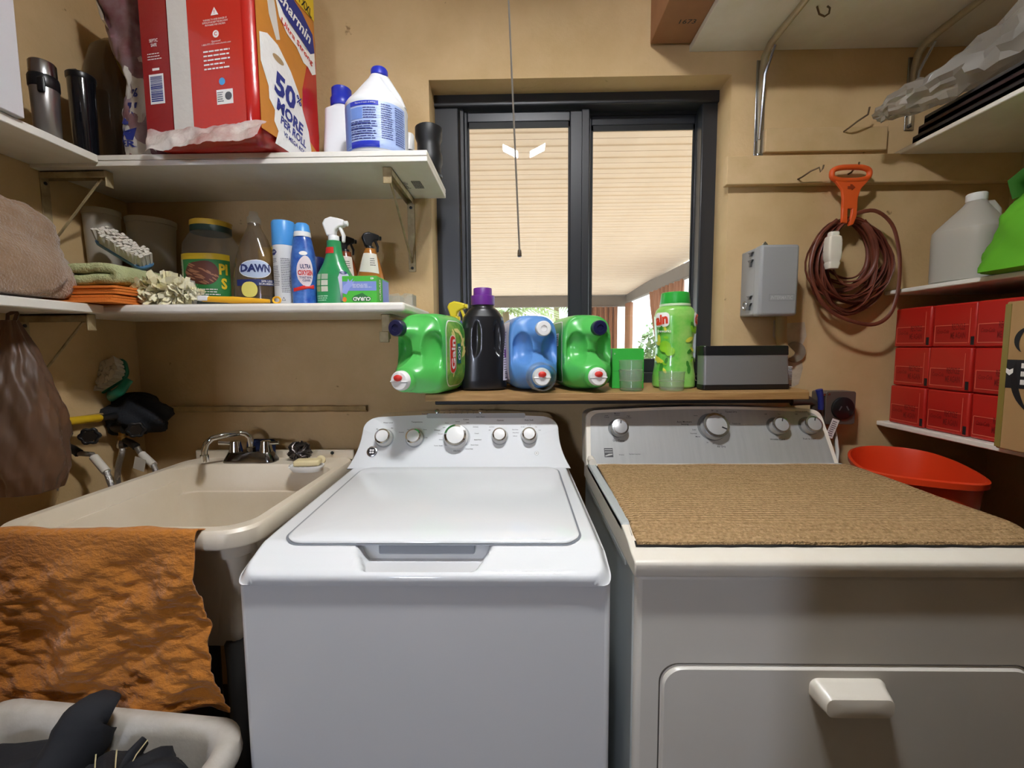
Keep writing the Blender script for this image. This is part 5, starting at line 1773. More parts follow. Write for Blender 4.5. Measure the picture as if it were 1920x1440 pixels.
for x, y, r in ((-.04, .13, .018), (-.025, .115, .014), (.05, .18, .012)):
    decal('fruit_print', t, oval(x, y, r, r, 16), vm, LM[0], .005, 3)
LR = bpy.data.materials['logo_red']
for x, body_, w_ in ((-.053, 'ain', .042), (.062, 'Ga', .042)):
    decal('logo_patch', t, rrect(w_ * .6, .022, .012, 5, x, .213), vm, WINK, .005, 4)
    lettering('lettering', t, body_, vm, LR, x, .213, .03, w_, .05, .0062, 8 if x < 0 else -8, .1)
lettering('lettering', t, 'fireworks', vm, WINK, -.045, .178, .009, .045, .01, .005)
CUR.pop()
# green carton behind
p0, p1 = at(1149, 690, Y=1.43), at(1208, 690, Y=1.43)
CUR.append(place((p0.x, 1.44, SILL + .001), -3))
w_ = p1.x - p0.x
t = thing('green_carton', 'plain bright green carton standing behind the nested cups', 'carton', (.05, .03, 0))
GC = mat('green_carton', '37b53f', .4)
put('carton', G().box(0, w_, 0, .07, 0, .128), GC, t, bevel=.001)
put('top_flap', G().box(.001, w_ - .001, .001, .069, .1282, .1292), mat('lime_flap', 'a6cf3e', .4), t)
fm = pmap((0, 0, 0), (1, 0, 0), (0, 0, 1), (0, -1, 0))
decal('fold_line', t, rect(.002, w_ - .002, .055, .0562), fm, mat('carton_crease', '2b8a33', .5), .0006, 1)
lettering('lettering', t, 'D', fm, WINK, .008, .112, .005, .005, 0, .0008)
CUR.pop()
def cup(name, label, px, py, Y, r0, r1, h, z0=0, group=None):
    X = at(px, py, Y=Y).x
    g = G().lathe([(r0 * .96, .0), (r0, .002), (r1 * .995, h - .004), (r1 * 1.03, h - .003), (r1 * 1.03, h), (r1 * .97, h), (r0 * .95, .004), (.001, .0035)], 30)
    CUR.append(place((X, Y, SILL + .001 + z0)))
    o = put(name, g, CLEARP, smooth=40)
    put('graduation', G().lathe([((r0 + r1) / 2 * 1.006, h * .5), ((r0 + r1) / 2 * 1.012, h * .52)], 30, None, False, False), TUB, o)
    CUR.pop()
    tag(o, label, 'measuring cup')
cup('measuring_cup', 'lower of two nested clear measuring cups before the green carton', 1183, 710, 1.365, .033, .037, .062)
cup('measuring_cup', 'upper of two nested clear measuring cups before the green carton', 1183, 690, 1.365, .033, .0365, .062, .032)
cup('measuring_cup', 'single clear measuring cup in front of the tall green bottle', 1259, 712, 1.365, .036, .039, .058)
p = at(1311, 705, Y=1.47)
o = put('black_clip', G().lathe([(.016, SILL + .001), (.017, SILL + .004), (.017, SILL + .022), (.012, SILL + .026)], 16, Matrix.Translation((p.x, 1.47, 0))).tube([(p.x - .012, 1.46, SILL + .026), (p.x - .016, 1.455, SILL + .036), (p.x - .008, 1.45, SILL + .04)], .003, 6), BLACKP)
tag(o, 'small black plug cap in the corner of the window sill', 'cap')
p = at(1326, 728, Z=SILL)
tag(put('metal_disc', G().lathe([(.016, SILL + .0006), (.016, SILL + .003), (.0, .0031 + SILL)], 20, Matrix.Translation((p.x, p.y, 0))), mat('dull_metal', '6f6a62', .4, metal=.8)), 'small flat metal disc lying in front of the speaker', 'disc')
# speaker
pa, pb = at(1319, 700, Y=1.36), at(1481, 700, Y=1.385)
CUR.append(place((pa.x, 1.36, SILL + .001), 4))
t = thing('speaker', 'silver and black portable speaker on the right end of the sill', 'speaker', (.13, .03, 0))
L_, Hs = (pb.x - pa.x), .134
SG = mat('speaker_grille', '8f9091', .45, metal=.55, bump=(900, .35, .001))
def sring(k, z, lean, dep=.05):
    return [V((x, y + lean, z)) for x, y in rrect(L_ / 2 * k, dep / 2, .008, 4, L_ / 2, dep / 2)]
put('grille', G().loft([sring(.985, .016, 0), sring(.975, .106, .006)]), SG, t, smooth=30)
put('base_band', G().loft([sring(.98, 0, 0), sring(1, .003, -.001), sring(1, .016, -.001)]), BLACKP, t, smooth=30)
put('top_band', G().loft([sring(.985, .106, .005, .052), sring(.985, .131, .007, .052), sring(.975, Hs, .008, .05)]), BLACKP, t, smooth=30)
put('top_plate', G().box(.012, L_ - .012, .012, .054, Hs - .001, Hs + .0012), STEEL, t)
lettering('lettering', t, 'BOSE', pmap((0, .0048, 0), (1, 0, 0), (0, .08, 1), (0, -1, 0)), mat('dim_print', '55565a', .4), L_ / 2, .119, .006, .026, .03, .001, 0, .2)
CUR.pop()
# ================================================================ right wall things
# grey timer box
TB = mat('grey_timer_enamel', '97989a', .42, bump=(200, .05))
bx0, bx1 = at(1389, 520, Y=WY).x, at(1497, 520, Y=1.435).x
bz0, bz1 = at(1450, 592, Y=1.435).z, at(1460, 458, Y=1.435).z
t = thing('timer_box', 'grey metal timer switch box on the wall right of the window', 'timer box', (bx0, WY, bz0))
put('case', G().box(bx0, bx1 - .004, 1.46, WY, bz0 + .004, bz1 - .002), TB, t, bevel=.005)
door = put('door', G().box(bx0 - .002, bx1, 1.432, 1.475, bz0, bz1), TB, t, bevel=.009, seg=3)
put('hanging_tab', G().prism([(-.012, 0), (.012, 0), (.009, .016), (0, .026), (-.009, .016)], .003, frame(V((bx0 + .045, 1.5, bz1 - .002)), (1, 0, 0), (0, 0, 1))), STEEL, t, bevel=.001)
fm = pmap((bx0, 1.432, bz0), (1, 0, 0), (0, 0, 1), (0, -1, 0))
DK = mat('embossed_grey', '808184', .4)
wl = bx1 - bx0
for a in ((.028, wl - .012, .066, .0672), (.028, wl - .012, .046, .0472), (.028, .0292, .046, .0672), (wl - .0132, wl - .012, .046, .0672)):
    decal('nameplate_frame', t, rect(*a), fm, DK, .0006, 1)
lettering('lettering', t, 'INTERMATIC', fm, mat('embossed_light', 'b5b6b8', .35), .028 + (wl - .04) / 2, .0566, .011, wl - .05, .02, .0012, 0, .2)
for zz in (bz0 + .19, bz0 + .05):
    for dz, hgt in ((.018, .012), (-.006, .022)):
        put('hinge_clip', G().prism([(-.014, 0), (.014, 0), (.005, -hgt * .4), (.003, -hgt), (-.005, -hgt), (-.005, -hgt * .4)], .006, frame(V((bx0 - .001, 1.49, zz + dz)), (0, -1, 0), (0, 0, 1))), mat('dark_clip', '4f5052', .4) if 'dark_clip' not in bpy.data.materials else bpy.data.materials['dark_clip'], t, smooth=0)
put('hasp_ring', G().tube([(bx0 - .006, 1.515 + .011 * math.cos(a), bz0 + .038 + .014 * math.sin(a)) for a in [2 * PI * i / 16 for i in range(16)]], .0018, 6, True), STEEL, t)
# conduit and the bare plaster patch under the box
cx_ = at(1452, 640, Y=WY).x
CG_ = mat('grey_conduit', '8a8683', .55)
g = G().tube([(cx_ + .0, 1.525, bz0 + .004), (cx_ + .002, 1.525, 1.30), (cx_ + .012, 1.53, 1.262), (cx_ + .04, 1.535, 1.235)], .017, 14)
tag(put('wall_conduit', g, mat('painted_conduit', 'b19a70', .65)), 'short painted conduit running down from the timer box', 'conduit')
pp = pmap((0, WY - .001, 0), (1, 0, 0), (0, 0, 1), (0, -1, 0))
pts = [at(px, py, Y=WY) for px, py in ((1450, 600), (1475, 606), (1508, 604), (1512, 630), (1500, 655), (1505, 690), (1497, 720), (1480, 728), (1470, 690), (1462, 650), (1448, 630))]
o = decal('plaster_patch', None, [(q.x, q.z) for q in pts], pp, mat('bare_plaster', 'c9bba6', .9, var=(18, 'a08f76', .7)), .0006, 3)
o['kind'] = 'structure'
o.name = 'trim_5'
q = at(1488, 660, Y=WY)
o = put('round_cover', G().lathe([(.034, 0), (.036, .004), (.034, .012), (.028, .014), (.0, .0145)], 28, frame(V((q.x, WY, q.z)), (1, 0, 0), (0, 0, 1))), mat('chalky_cover', '9a9081', .8, var=(30, '7f7565', .7)))
tag(o, 'round chalky grey cover plate on the wall behind the speaker', 'cover plate')
q0, q1 = at(1480, 690, Y=1.48), at(1486, 722, Y=1.48)
rings = []
g = G()
prof = []
for k in range(26):
    z = SILL + .001 + k * .0026
    prof += [(.0145 if k % 2 else .0165, z)]
g.lathe(prof, 16, Matrix.Translation((q0.x - .002, 1.49, 0)))
tag(put('ribbed_hose', g, mat('ribbed_grey', 'a9a9a8', .5), smooth=20), 'ribbed grey hose end standing behind the speaker', 'hose')
# wall hooks
def hook(label, px, py, pts, Y0):
    b = at(px, py, Y=Y0)
    o = put('wire_hook', G().tube([b + V(p) for p in pts], .0028, 7), WIRE, smooth=60)
    tag(o, label, 'hook')
hook('bent wire hook on the upper board near the corner', 1582, 247, [(0, .002, 0), (.004, -.022, .004), (.018, -.034, .016), (.046, -.04, .034), (.05, -.04, .056)], 1.545)
hook('bent wire hook on the wide board beside the orange hanger', 1496, 336, [(0, .002, 0), (.002, -.02, 0), (.018, -.036, .012), (.04, -.044, .02), (.044, -.044, .006), (.05, -.046, .016), (.052, -.046, .026)], 1.53)
hook('wire hook holding the orange cord hanger', 1590, 330, [(0, .002, .006), (.0, -.014, .006), (.004, -.026, .018), (.008, -.034, .022), (.008, -.036, .03)], 1.53)
# orange cord hanger and the cord
OH = mat('orange_hanger', 'df5a22', .45)
YH_ = 1.50
c = at(1595, 326, Y=YH_)
t = thing('cord_hanger', 'orange plastic hanger strap holding the extension cord', 'hanger', c)
out = [(c.x + .060 * a, c.z + .021 * b) for a, b in (sup(2 * PI * i / 36, 2.8) for i in range(36))]
put('grip', G().tube([(x, YH_, z) for x, z in out], .0085, 10, True), OH, t, smooth=60)
def hp(*l): return [(at(px, py, Y=YH_).x - c.x, at(px, py, Y=YH_).z - c.z) for px, py in l]
Mh = frame(V((c.x, YH_ + .005, c.z)), (1, 0, 0), (0, 0, 1))
put('neck', G().prism(hp((1563, 338), (1628, 338), (1612, 356), (1607, 372), (1606, 392), (1578, 392), (1579, 372), (1577, 356)), .010, Mh), OH, t, bevel=.002)
put('strap', G().prism(hp((1578, 390), (1588, 390), (1587, 420), (1577, 418)), .010, Mh), OH, t, bevel=.002)
put('strap', G().prism(hp((1597, 390), (1606, 390), (1604, 408), (1598, 422), (1590, 424), (1595, 404)), .010, Mh), OH, t, bevel=.002)
cm2 = pmap((c.x, YH_ - .0052, c.z), (1, 0, 0), (0, 0, 1), (0, -1, 0))
x_, z_ = hp((1594, 352))[0]
decal('arrow_print', t, [(x_ - .012, z_ - .006), (x_ + .002, z_ - .006), (x_ + .002, z_ - .011), (x_ + .013, z_ - .001), (x_ + .002, z_ + .009), (x_ - .004, z_ + .009), (x_ - .004, z_ + .003), (x_ - .012, z_ + .003)], cm2, mat('dark_orange_print', '8f3312', .5), .0006, 1)
CB = mat('brown_cord', '5e2d20', .45, var=(14, '84442f', .7))
top = at(1592, 402, Y=1.505)
cord = thing('extension_cord', 'coiled brown extension cord hanging from the orange strap', 'extension cord', top)
rr = random.Random(21)
pts = []
N = 20
cc = at(1595, 492, Y=1.505)
zt_ = top.z
for k in range(N):
    ax = .082 + .075 * rr.random()
    bot = .100 + .062 * rr.random() + .012 * (k % 2)
    sx = rr.uniform(-.02, .026)
    yk = rr.uniform(-.012, .030)
    n = 30
    zk = zt_ + rr.uniform(-.012, .008)
    for i in range(n):
        a = PI / 2 + 2 * PI * i / n
        # ellipse pinched at the strap
        h = (math.sin(a) + 1) / 2
        rx = ax * (.97 if a < PI * 1.5 else 1.03)
        x = cc.x + sx * (1 - h) + rx * math.cos(a) * (1 + .05 * math.sin(3 * a + k))
        x += (-.02 - .0) * h ** 3 * 0
        z = zk - bot + bot * math.sin(a) + .006 * math.sin(2 * a + k * 2)
        y = 1.512 + yk + .006 * math.sin(a * 2 + k * 1.7)
        x = cc.x * (h ** 6 * .5) + x * (1 - h ** 6 * .5) if h > .5 else x
        pts.append(V((x, min(y, WY - .006), z)))
# smooth closed polyline into one long cord
sm_ = []
m_ = len(pts)
for i in range(m_):
    q = V((0, 0, 0))
    w_ = 0
    for d in range(-3, 4):
        if 0 <= i + d < m_:
            q += pts[i + d]
            w_ += 1
    sm_.append(q / w_)
put('cord', G().tube(sm_, .0066, 8, False, .42), CB, cord, smooth=70)
# a slack outer loop falling to the right
lo_ = [at(px, py, Y=y) for px, py, y in ((1600, 402, 1.50), (1640, 395, 1.495), (1672, 420, 1.49), (1685, 465, 1.485), (1687, 510, 1.48), (1682, 555, 1.478), (1668, 590, 1.476), (1640, 608, 1.475), (1600, 603, 1.475), (1560, 585, 1.476), (1535, 555, 1.478), (1522, 515, 1.48), (1524, 480, 1.485), (1540, 440, 1.49), (1575, 408, 1.495))]
pp_ = []
for i in range(len(lo_) - 1):
    a, b, c_, d = lo_[max(0, i - 1)], lo_[i], lo_[i + 1], lo_[min(len(lo_) - 1, i + 2)]
    for k in range(5):
        s_ = k / 5
        pp_.append(.5 * ((2 * b) + (c_ - a) * s_ + (2 * a - 5 * b + 4 * c_ - d) * s_ ** 2 + (3 * b - a - 3 * c_ + d) * s_ ** 3))
put('cord', G().tube(pp_, .0062, 8, False, .55), CB, cord, smooth=70)
p0, p1 = at(1563, 435, Y=1.475), at(1560, 497, Y=1.475)
WPL = mat('white_connector', 'e4ddcf', .5)
ax_ = (p1 - p0)
Mz = frame(p0, V((0, 1, 0)).cross(ax_.normalized()), (0, 1, 0))
Lq = ax_.length
Mz = Matrix((V((1, 0, 0)), V((0, 1, 0)).cross(V((1, 0, 0))) * 0 + V((0, 1, 0)), V((0, 0, -1)))).transposed().to_4x4()
Mz.translation = p0
g = G().loft([[Mz @ V((x * .8, y * .8, z)) for x, y in rrect(w_, w_ * .8, .008, 4)] for w_, z in ((.016, 0), (.018, .004), (.018, .012), (.024, .016), (.027, .03), (.026, .034), (.027, .038), (.027, .056), (.026, .06), (.027, .064), (.026, .085), (.022, .095), (.024, .1), (.02, .116))])
put('plug_connector', g, WPL, cord, smooth=30)
# high shelf on the right
HZ = 2.235
hx0 = at(1292, 97, Y=WY).x
tag(put('high_shelf', G().box(hx0, WX1, 1.22, WY, HZ, HZ + .02), WSHELF, bevel=.002), 'high white shelf above the wall boards, right of the window', 'shelf')
cbx = at(1219, 92, Y=WY - .01).x
CUR.append(place((cbx, 1.18, HZ + .021), 0))
t = thing('cardboard_box', 'flat brown cardboard box overhanging the end of the high shelf', 'box', (.1, .1, 0))
put('carton', G().box(0, .5, 0, .37, 0, .16), CARD, t, bevel=.002)
lettering('lettering', t, '1673', pmap((0, 0, 0), (1, 0, 0), (0, -1, 0), (0, 0, -1)), INK, .085, -.27, .018, .05, .01, .0006)
CUR.pop()
MB_ = mat('pale_bracket_enamel', 'b9ad93', .4, metal=.3, var=(20, '9a8c70', .5))
def steel_bracket(label, px, depth, drop):
    X = at(px, 100, Y=WY).x
    CUR.append(Matrix.Translation((X, WY, HZ - .001)))
    t = thing('shelf_bracket', label, 'bracket', (0, 0, 0))
    pts = [(0, -.004, -drop), (0, -.006, -drop * .6), (0, -.010, -.07), (0, -.02, -.03), (0, -.05, -.012), (0, -.1, -.009), (0, -depth, -.007)]
    put('arm', G().tube(pts, [.005, .009, .013, .014, .013, .012, .009], 10, flat=.7), MB_, t, smooth=60)
    put('wall_plate', G().box(-.016, .016, -.004, -.0005, -drop - .01, -.03), STEEL, t, bevel=.003)
    put('gusset', G().tube([(-.004, -.012, -drop * .85), (-.003, -.03, -.09), (0, -.08, -.03)], [.004, .006, .004], 8), STEEL, t)
    for zz in (-.06, -drop + .004):
        put('screw', G().lathe([(.006, 0), (.006, .003), (.003, .005)], 12, frame(V((0, -.006, zz)), (1, 0, 0), (0, 0, 1))), STEEL, t)
    CUR.pop()
steel_bracket('pale metal bracket under the high shelf, nearest the window', 1428, .33, .335)
steel_bracket('pale metal bracket under the high shelf, in the dark corner', 1712, .33, .25)
q = at(1540, 12, Z=HZ - .001)
pts = [q + V((-.012, 0, -.0)), q + V((-.006, -.002, -.022)), q + V((.008, -.004, -.03)), q + V((.02, -.004, -.022)), q + V((.022, -.004, -.008)), q + V((.014, -.004, -.002))]
tag(put('cup_hook', G().tube(pts, .0026, 7), WIRE, smooth=60), 'small cup hook screwed into the underside of the high shelf', 'hook')
# right wall shelves
def rshelf(label, z, xe, th=.02, y1=WY - .002, y0=-.06):
    o = put('side_shelf', G().box(xe, WX1, y0, y1, z - th, z), WSHELF, bevel=.003)
    return tag(o, label, 'shelf')
ZA = at(1668, 286, X=1.24).z
ZA = 1.902
ZB = 1.449
ZC = 1.003
XE = 1.245
rshelf('upper shelf on the right wall under the dark panels', ZA, XE, .014)
rshelf('middle shelf on the right wall holding the water jug', ZB, XE, .014)
rshelf('bottom shelf on the right wall under the red cases', ZC, XE, .016)
# dark flat panels on the upper shelf
PD = [mat('dark_panel_a', '2f2a2b', .5), mat('dark_panel_b', '3b2a2a', .5), mat('dark_panel_c', '4a4746', .5)]
for k, (m, lab) in enumerate(zip(PD, ('black flat panel lying lowest on the upper right shelf', 'dark brown flat panel in the middle of the pile on the upper right shelf', 'grey flat panel on top of the pile under the plastic sheet'))):
    z0_ = ZA + .001 + k * .026
    o = put('flat_panel', G().box(XE + .012 + .006 * k, WX1 - .01, .55, 1.50 - .012 * k, z0_, z0_ + .018).box(XE + .012 + .006 * k, XE + .03 + .006 * k, .55, 1.50 - .012 * k, z0_, z0_ + .025), m, bevel=.003)
    tag(o, lab, 'panel')
# clear plastic sheet heaped on the panels, its corner poking out into the room
SHEET = clear('milky_sheet', 'e2dfd9', 'cfc9bf', .5, .5)
tip = at(1650, 218, Y=1.41)
pth = [tip, V((1.125, 1.405, 1.975)), V((1.19, 1.37, 1.995)), V((1.27, 1.32, 2.03)), V((1.345, 1.22, 2.075)), V((1.39, 1.05, 2.10)), V((1.41, .8, 2.11)), V((1.41, .5, 2.11)), V((1.41, .3, 2.1))]
rad = [(.018, .042), (.034, .055), (.046, .066), (.058, .08), (.09, .1), (.115, .115), (.125, .12), (.125, .12), (.11, .11)]
rings = []
rr = random.Random(14)
NP = 26
for i in range((len(pth) - 1) * 4 + 1):
    k, f = divmod(i, 4)
    f /= 4
    a, b = pth[k], pth[min(k + 1, len(pth) - 1)]
    c_ = a.lerp(b, f)
    ra = [rad[k][q] + (rad[min(k + 1, len(rad) - 1)][q] - rad[k][q]) * f for q in (0, 1)]
    ring = []
    for j in range(NP):
        an = 2 * PI * (j + .5 * (i % 2)) / NP
        q = 1.05 + rr.uniform(-.20, .16) - .22 * abs(math.sin(an * 2 + i * .35))
        d = V((.86 * math.cos(an) * ra[1], .35 * math.cos(an) * ra[1] + rr.uniform(-.008, .008), math.sin(an) * ra[0])) * q
        p = c_ + d
        if p.x > XE - .004:
            p.z = max(p.z, ZA + .083)
        ring.append(V((min(p.x, WX1 - .004), p.y, p.z)))
    rings.append(ring)
o = put('plastic_sheet', G().loft(rings), SHEET, smooth=24)
tag(o, 'crumpled milky plastic sheet heaped over the dark panels', 'plastic sheet')
# water jug
JW = clear('milky_jug', 'eeeae2', 'efece4', .7, .3)
CUR.append(place((1.33, 1.365, ZB + .001), 18))
t = thing('water_jug', 'milky plastic gallon jug half full of water beside the green bag', 'jug', (0, 0, 0))
secs = [(0, .066, .066, 3.5), (.004, .073, .073, 3.5), (.13, .074, .074, 3.6), (.15, .074, .074, 3.2), (.165, .068, .068, 2.8, .004, 0), (.2, .045, .045, 2.3, .010, 0), (.225, .028, .028, 2, .016, 0), (.238, .021, .021, 2, .018, 0)]
put('body', vloft(secs, 40, None, 34), JW, t, smooth=55)
put('water', vloft([(.003, .07, .07, 3.5), (.128, .071, .071, 3.6)], 40), clear('jug_water', 'e2e4e0', 'd5d6d0', .35, .2), t)
put('cap', G().lathe([(.023, .236), (.024, .238), (.024, .256), (.021, .259), (.0, .259)], 24, Matrix.Translation((.018, 0, 0))), WHITEP, t)
put('handle', G().tube([(.03, -.006, .226), (.055, -.015, .228), (.068, -.02, .21), (.07, -.02, .17), (.062, -.018, .14)], [.012, .012, .013, .013, .014], 12), mat('milky_handle', 'cfcbc2', .4), t, smooth=60)
CUR.pop()
# green bag
GB = mat('green_bag_fabric', '5fae1f', .85, bump=(300, .3, .001), var=(5, '53991b', .5))
CUR.append(place((1.39, 1.05, ZB + .001), 0))
t = thing('shopping_bag', 'bright green fabric shopping bag on the middle right shelf', 'bag', (0, 0, 0))
secs = [(0, .16, .18, 7), (.006, .178, .198, 7), (.06, .174, .195, 6, .004), (.15, .160, .19, 5, .016, .0), (.22, .14, .18, 4, .034, .0), (.27, .115, .17, 3, .05, .0), (.285, .08, .15, 3, .06, .0)]
put('body', vloft(secs, 60, lambda a, z: .035 * fbm(a * 3, z * 22, 3) + .02 * fbm(a * 7, z * 40, 5), 30), GB, t, smooth=75)
DGB = mat('dark_green_strap', '2f6a1c', .85)
for dy, dz in ((-.05, 0), (.06, .01)):
    put('strap', G().tube([(-.09, dy + .10, .20), (-.105, dy + .10, .235), (-.08, dy + .06, .275), (-.02, dy, .315), (.06, dy - .06, .33)], [.009] * 5, 8, flat=2.4), DGB, t, smooth=60)
CUR.pop()
# red drink cases: three by three, ends facing the room
CR_ = mat('case_red', 'b8221a', .4, coat=.2)
CRD = mat('case_dark_print', '7c1512', .5)
CRP = mat('case_mid_red', 'a81c16', .45)
W_, Hc, Lc = .134, .1265, .37
first = None
for col in range(3):
    for r in range(3):
        loc = V((XE + .018 + .003 * ((r * 2 + col) % 3), 1.53 - W_ * col - .0015, ZC + .001 + r * (Hc + .0012)))
        lab = '%s red drink case in the %s column of the stack' % (('bottom', 'middle', 'top')[r], ('far wall', 'centre', 'near')[col])
        if first is None:
            t = first = thing('drink_case', lab, 'drink case', loc, 'stacked red drink cases')
            o_ = loc
            w1 = W_ - .004
            put('carton', G().box(o_.x, o_.x + Lc, o_.y - w1, o_.y, o_.z, o_.z + Hc), CR_, t, bevel=.005, seg=2)
            fm = pmap((o_.x, o_.y, o_.z), (0, -1, 0), (0, 0, 1), (-1, 0, 0))
            decal('print_panel', t, rrect(.051, .026, .006, 3, w1 / 2 - .004, .038), fm, CRP, .0008, 3)
            g_ = G(); g_.nofix = True
            for a in ((.0085, .0105, .012, .064), (w1 - .0175, w1 - .0155, .012, .11), (.01, w1 - .02, .0625, .0645), (.01, w1 - .02, .0115, .0135)):
                g_.add([fm(a[0], a[2], .0014), fm(a[1], a[2], .0014), fm(a[1], a[3], .0014), fm(a[0], a[3], .0014)], [(0, 1, 2, 3)])
            put('tear_line_print', g_, mat('case_pale_line', 'd96a55', .5), t, smooth=0)
            lettering('lettering', t, 'Coca-Cola', fm, CRD, w1 / 2 - .03, .046, .012, .036, .01, .0016, 0, .3)
            lettering('lettering', t, 'RECYCLE\nME AGAIN', fm, CRD, w1 / 2 + .016, .046, .018, .044, .02, .0016)
            g_ = G(); g_.nofix = True
            g_.add([fm(w1 - .012, .006, .0012), fm(w1 - .002, .006, .0012), fm(w1 - .002, .03, .0012), fm(w1 - .012, .03, .0012)], [(0, 1, 2, 3)])
            put('finger_slot', g_, INK, t, smooth=0)
        else:
            clone(first, loc, lab)
# brown parcel box
CUR.append(place((1.212, .70, ZC + .001), 0))
t = thing('parcel_box', 'brown parcel box with black tape in front of the red cases', 'box', (.2, .2, 0))
put('carton', G().box(0, .4, 0, .437, 0, .368), CARD2, t, bevel=.003)
fm = pmap((0, .437, 0), (0, -1, 0), (0, 0, 1), (-1, 0, 0))
put('edge_tape', G().box(-.0015, .03, .425, .4385, .004, .362), mat('olive_tape', '8a7a3c', .35), t)
decal('black_tape', t, rect(.0, .43, .155, .225), fm, mat('black_tape', '1b1c22', .3), .001, 6)
lettering('lettering', t, 'prime', fm, WINK, .075, .19, .022, .05, .02, .0018, 90)
decal('tape_mark', t, [(.02, .20), (.028, .204), (.028, .193), (.02, .186), (.012, .193), (.012, .204)], fm, WINK, .0018, 1)
rows('small_print', t, fm, WINK, .045, .055, .16, .22, 3, .6, .0018)
def arc(x0, y0, r, a0, a1, w0, n=14):
    L = []
    for i in range(n + 1):
        a = math.radians(a0 + (a1 - a0) * i / n)
        L.append((x0 + (r + w0 * math.sin(PI * i / n)) * math.cos(a), y0 + (r + w0 * math.sin(PI * i / n)) * math.sin(a)))
    for i in range(n, -1, -1):
        a = math.radians(a0 + (a1 - a0) * i / n)
        L.append((x0 + (r - w0 * math.sin(PI * i / n)) * math.cos(a), y0 + (r - w0 * math.sin(PI * i / n)) * math.sin(a)))
    return L
def strip(name, par, pts, fn, m, off):
    n = len(pts) // 2
    g = G(); g.nofix = True
    A, B = pts[:n], pts[n:][::-1]
    for i in range(n - 1):
        g.add([fn(*A[i], off), fn(*A[i + 1], off), fn(*B[i + 1], off), fn(*B[i], off)], [(0, 1, 2, 3)])
    put(name, g, m, par, smooth=0)
strip('smile_print', t, arc(.16, .19, .13, 165, 225, .008), fm, INK, .0016)
strip('smile_print', t, arc(.065, .27, .035, 100, 230, .006), fm, INK, .0016)
decal('window_label', t, rect(.06, .11, .28, .33), fm, mat('pale_blue_label', 'c9dde6', .4), .0014, 2)
CUR.pop()
# white clutter under the shelf, orange bin
BZ = .925
OB = mat('orange_red_bin', 'e0401b', .35, coat=.2)
CUR.append(place((1.125, 1.275, 0), 62))
def bring(k, z, a, b, wav=0):
    return [V((a * k * c, b * k * s_, z + wav * (math.cos(2 * PI * i / 56 * 2) * .6))) for i, (c, s_) in enumerate(sup(2 * PI * i / 56, 2.6) for i in range(56))]
g = G().loft([bring(.72, .42, .21, .135), bring(.76, .424, .21, .135), bring(.95, BZ - .035, .21, .135, .006), bring(.97, BZ - .018, .21, .135, .008), bring(1.03, BZ - .014, .21, .135, .008), bring(1.035, BZ, .21, .135, .01), bring(.985, BZ + .002, .21, .135, .01), bring(.93, BZ - .03, .21, .135, .006), bring(.72, .43, .21, .135), bring(.1, .428, .21, .135)])
o = put('plastic_bin', g, OB, smooth=50)
tag(o, 'orange-red plastic bin standing right of the dryer', 'bin')
CUR.pop()
st = tag(put('stool', G().box(.96, 1.3, 1.08, 1.46, .39, .42).box(.97, 1.0, 1.09, 1.12, 0, .39).box(1.26, 1.29, 1.09, 1.12, 0, .39).box(.97, 1.0, 1.42, 1.45, 0, .39).box(1.26, 1.29, 1.42, 1.45, 0, .39), mat('dark_stool', '2b2622', .6), bevel=.003), 'low dark stand under the orange-red bin', 'stand')
BJ = mat('beige_jug_plastic', 'b39b82', .5)
CUR.append(place((1.455, 1.16, .62), 25))
t = thing('beige_jug', 'beige jug with a hollow handle under the bottom right shelf', 'jug', (0, 0, 0))
secs = [(0, .07, .06, 3), (.005, .08, .07, 3), (.2, .08, .07, 3), (.25, .07, .06, 2.6), (.3, .052, .045, 2.3), (.34, .035, .03, 2.1), (.35, .03, .028)]
put('body', vloft(secs, 36, None, 20), BJ, t, smooth=50)
put('handle', G().tube([(-.05, -.06, .23), (-.07, -.07, .28), (-.05, -.06, .335), (.0, -.03, .345)], .016, 12), BJ, t, smooth=60)
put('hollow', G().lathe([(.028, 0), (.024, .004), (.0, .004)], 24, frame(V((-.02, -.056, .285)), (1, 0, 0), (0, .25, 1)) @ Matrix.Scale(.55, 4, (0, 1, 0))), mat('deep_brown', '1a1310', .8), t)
CUR.pop()
tag(put('low_stand', G().box(1.30, 1.62, .80, 1.34, .58, .61).box(1.31, 1.34, .81, .84, 0, .58).box(1.58, 1.61, .81, .84, 0, .58).box(1.31, 1.34, 1.30, 1.33, 0, .58).box(1.58, 1.61, 1.30, 1.33, 0, .58), bpy.data.materials['dark_stool'], bevel=.003), 'dark stand under the beige jug and white pail', 'stand')
CUR.append(place((1.40, .965, .611)))
t = thing('white_pail', 'small white pail with a wire handle beside the orange-red bin', 'pail', (0, 0, 0))
put('body', G().lathe([(.06, 0), (.063, .004), (.075, .19), (.079, .192), (.079, .2), (.072, .2), (.06, .01), (.0, .008)], 32), mat('pail_white', 'cfc9c0', .5), t)
put('wire_handle', G().tube([(-.077, 0, .18), (-.085, -.04, .14), (-.07, -.075, .105), (-.02, -.095, .09), (.04, -.085, .11), (.077, -.02, .18)], .003, 6), STEEL, t, smooth=60)
CUR.pop()
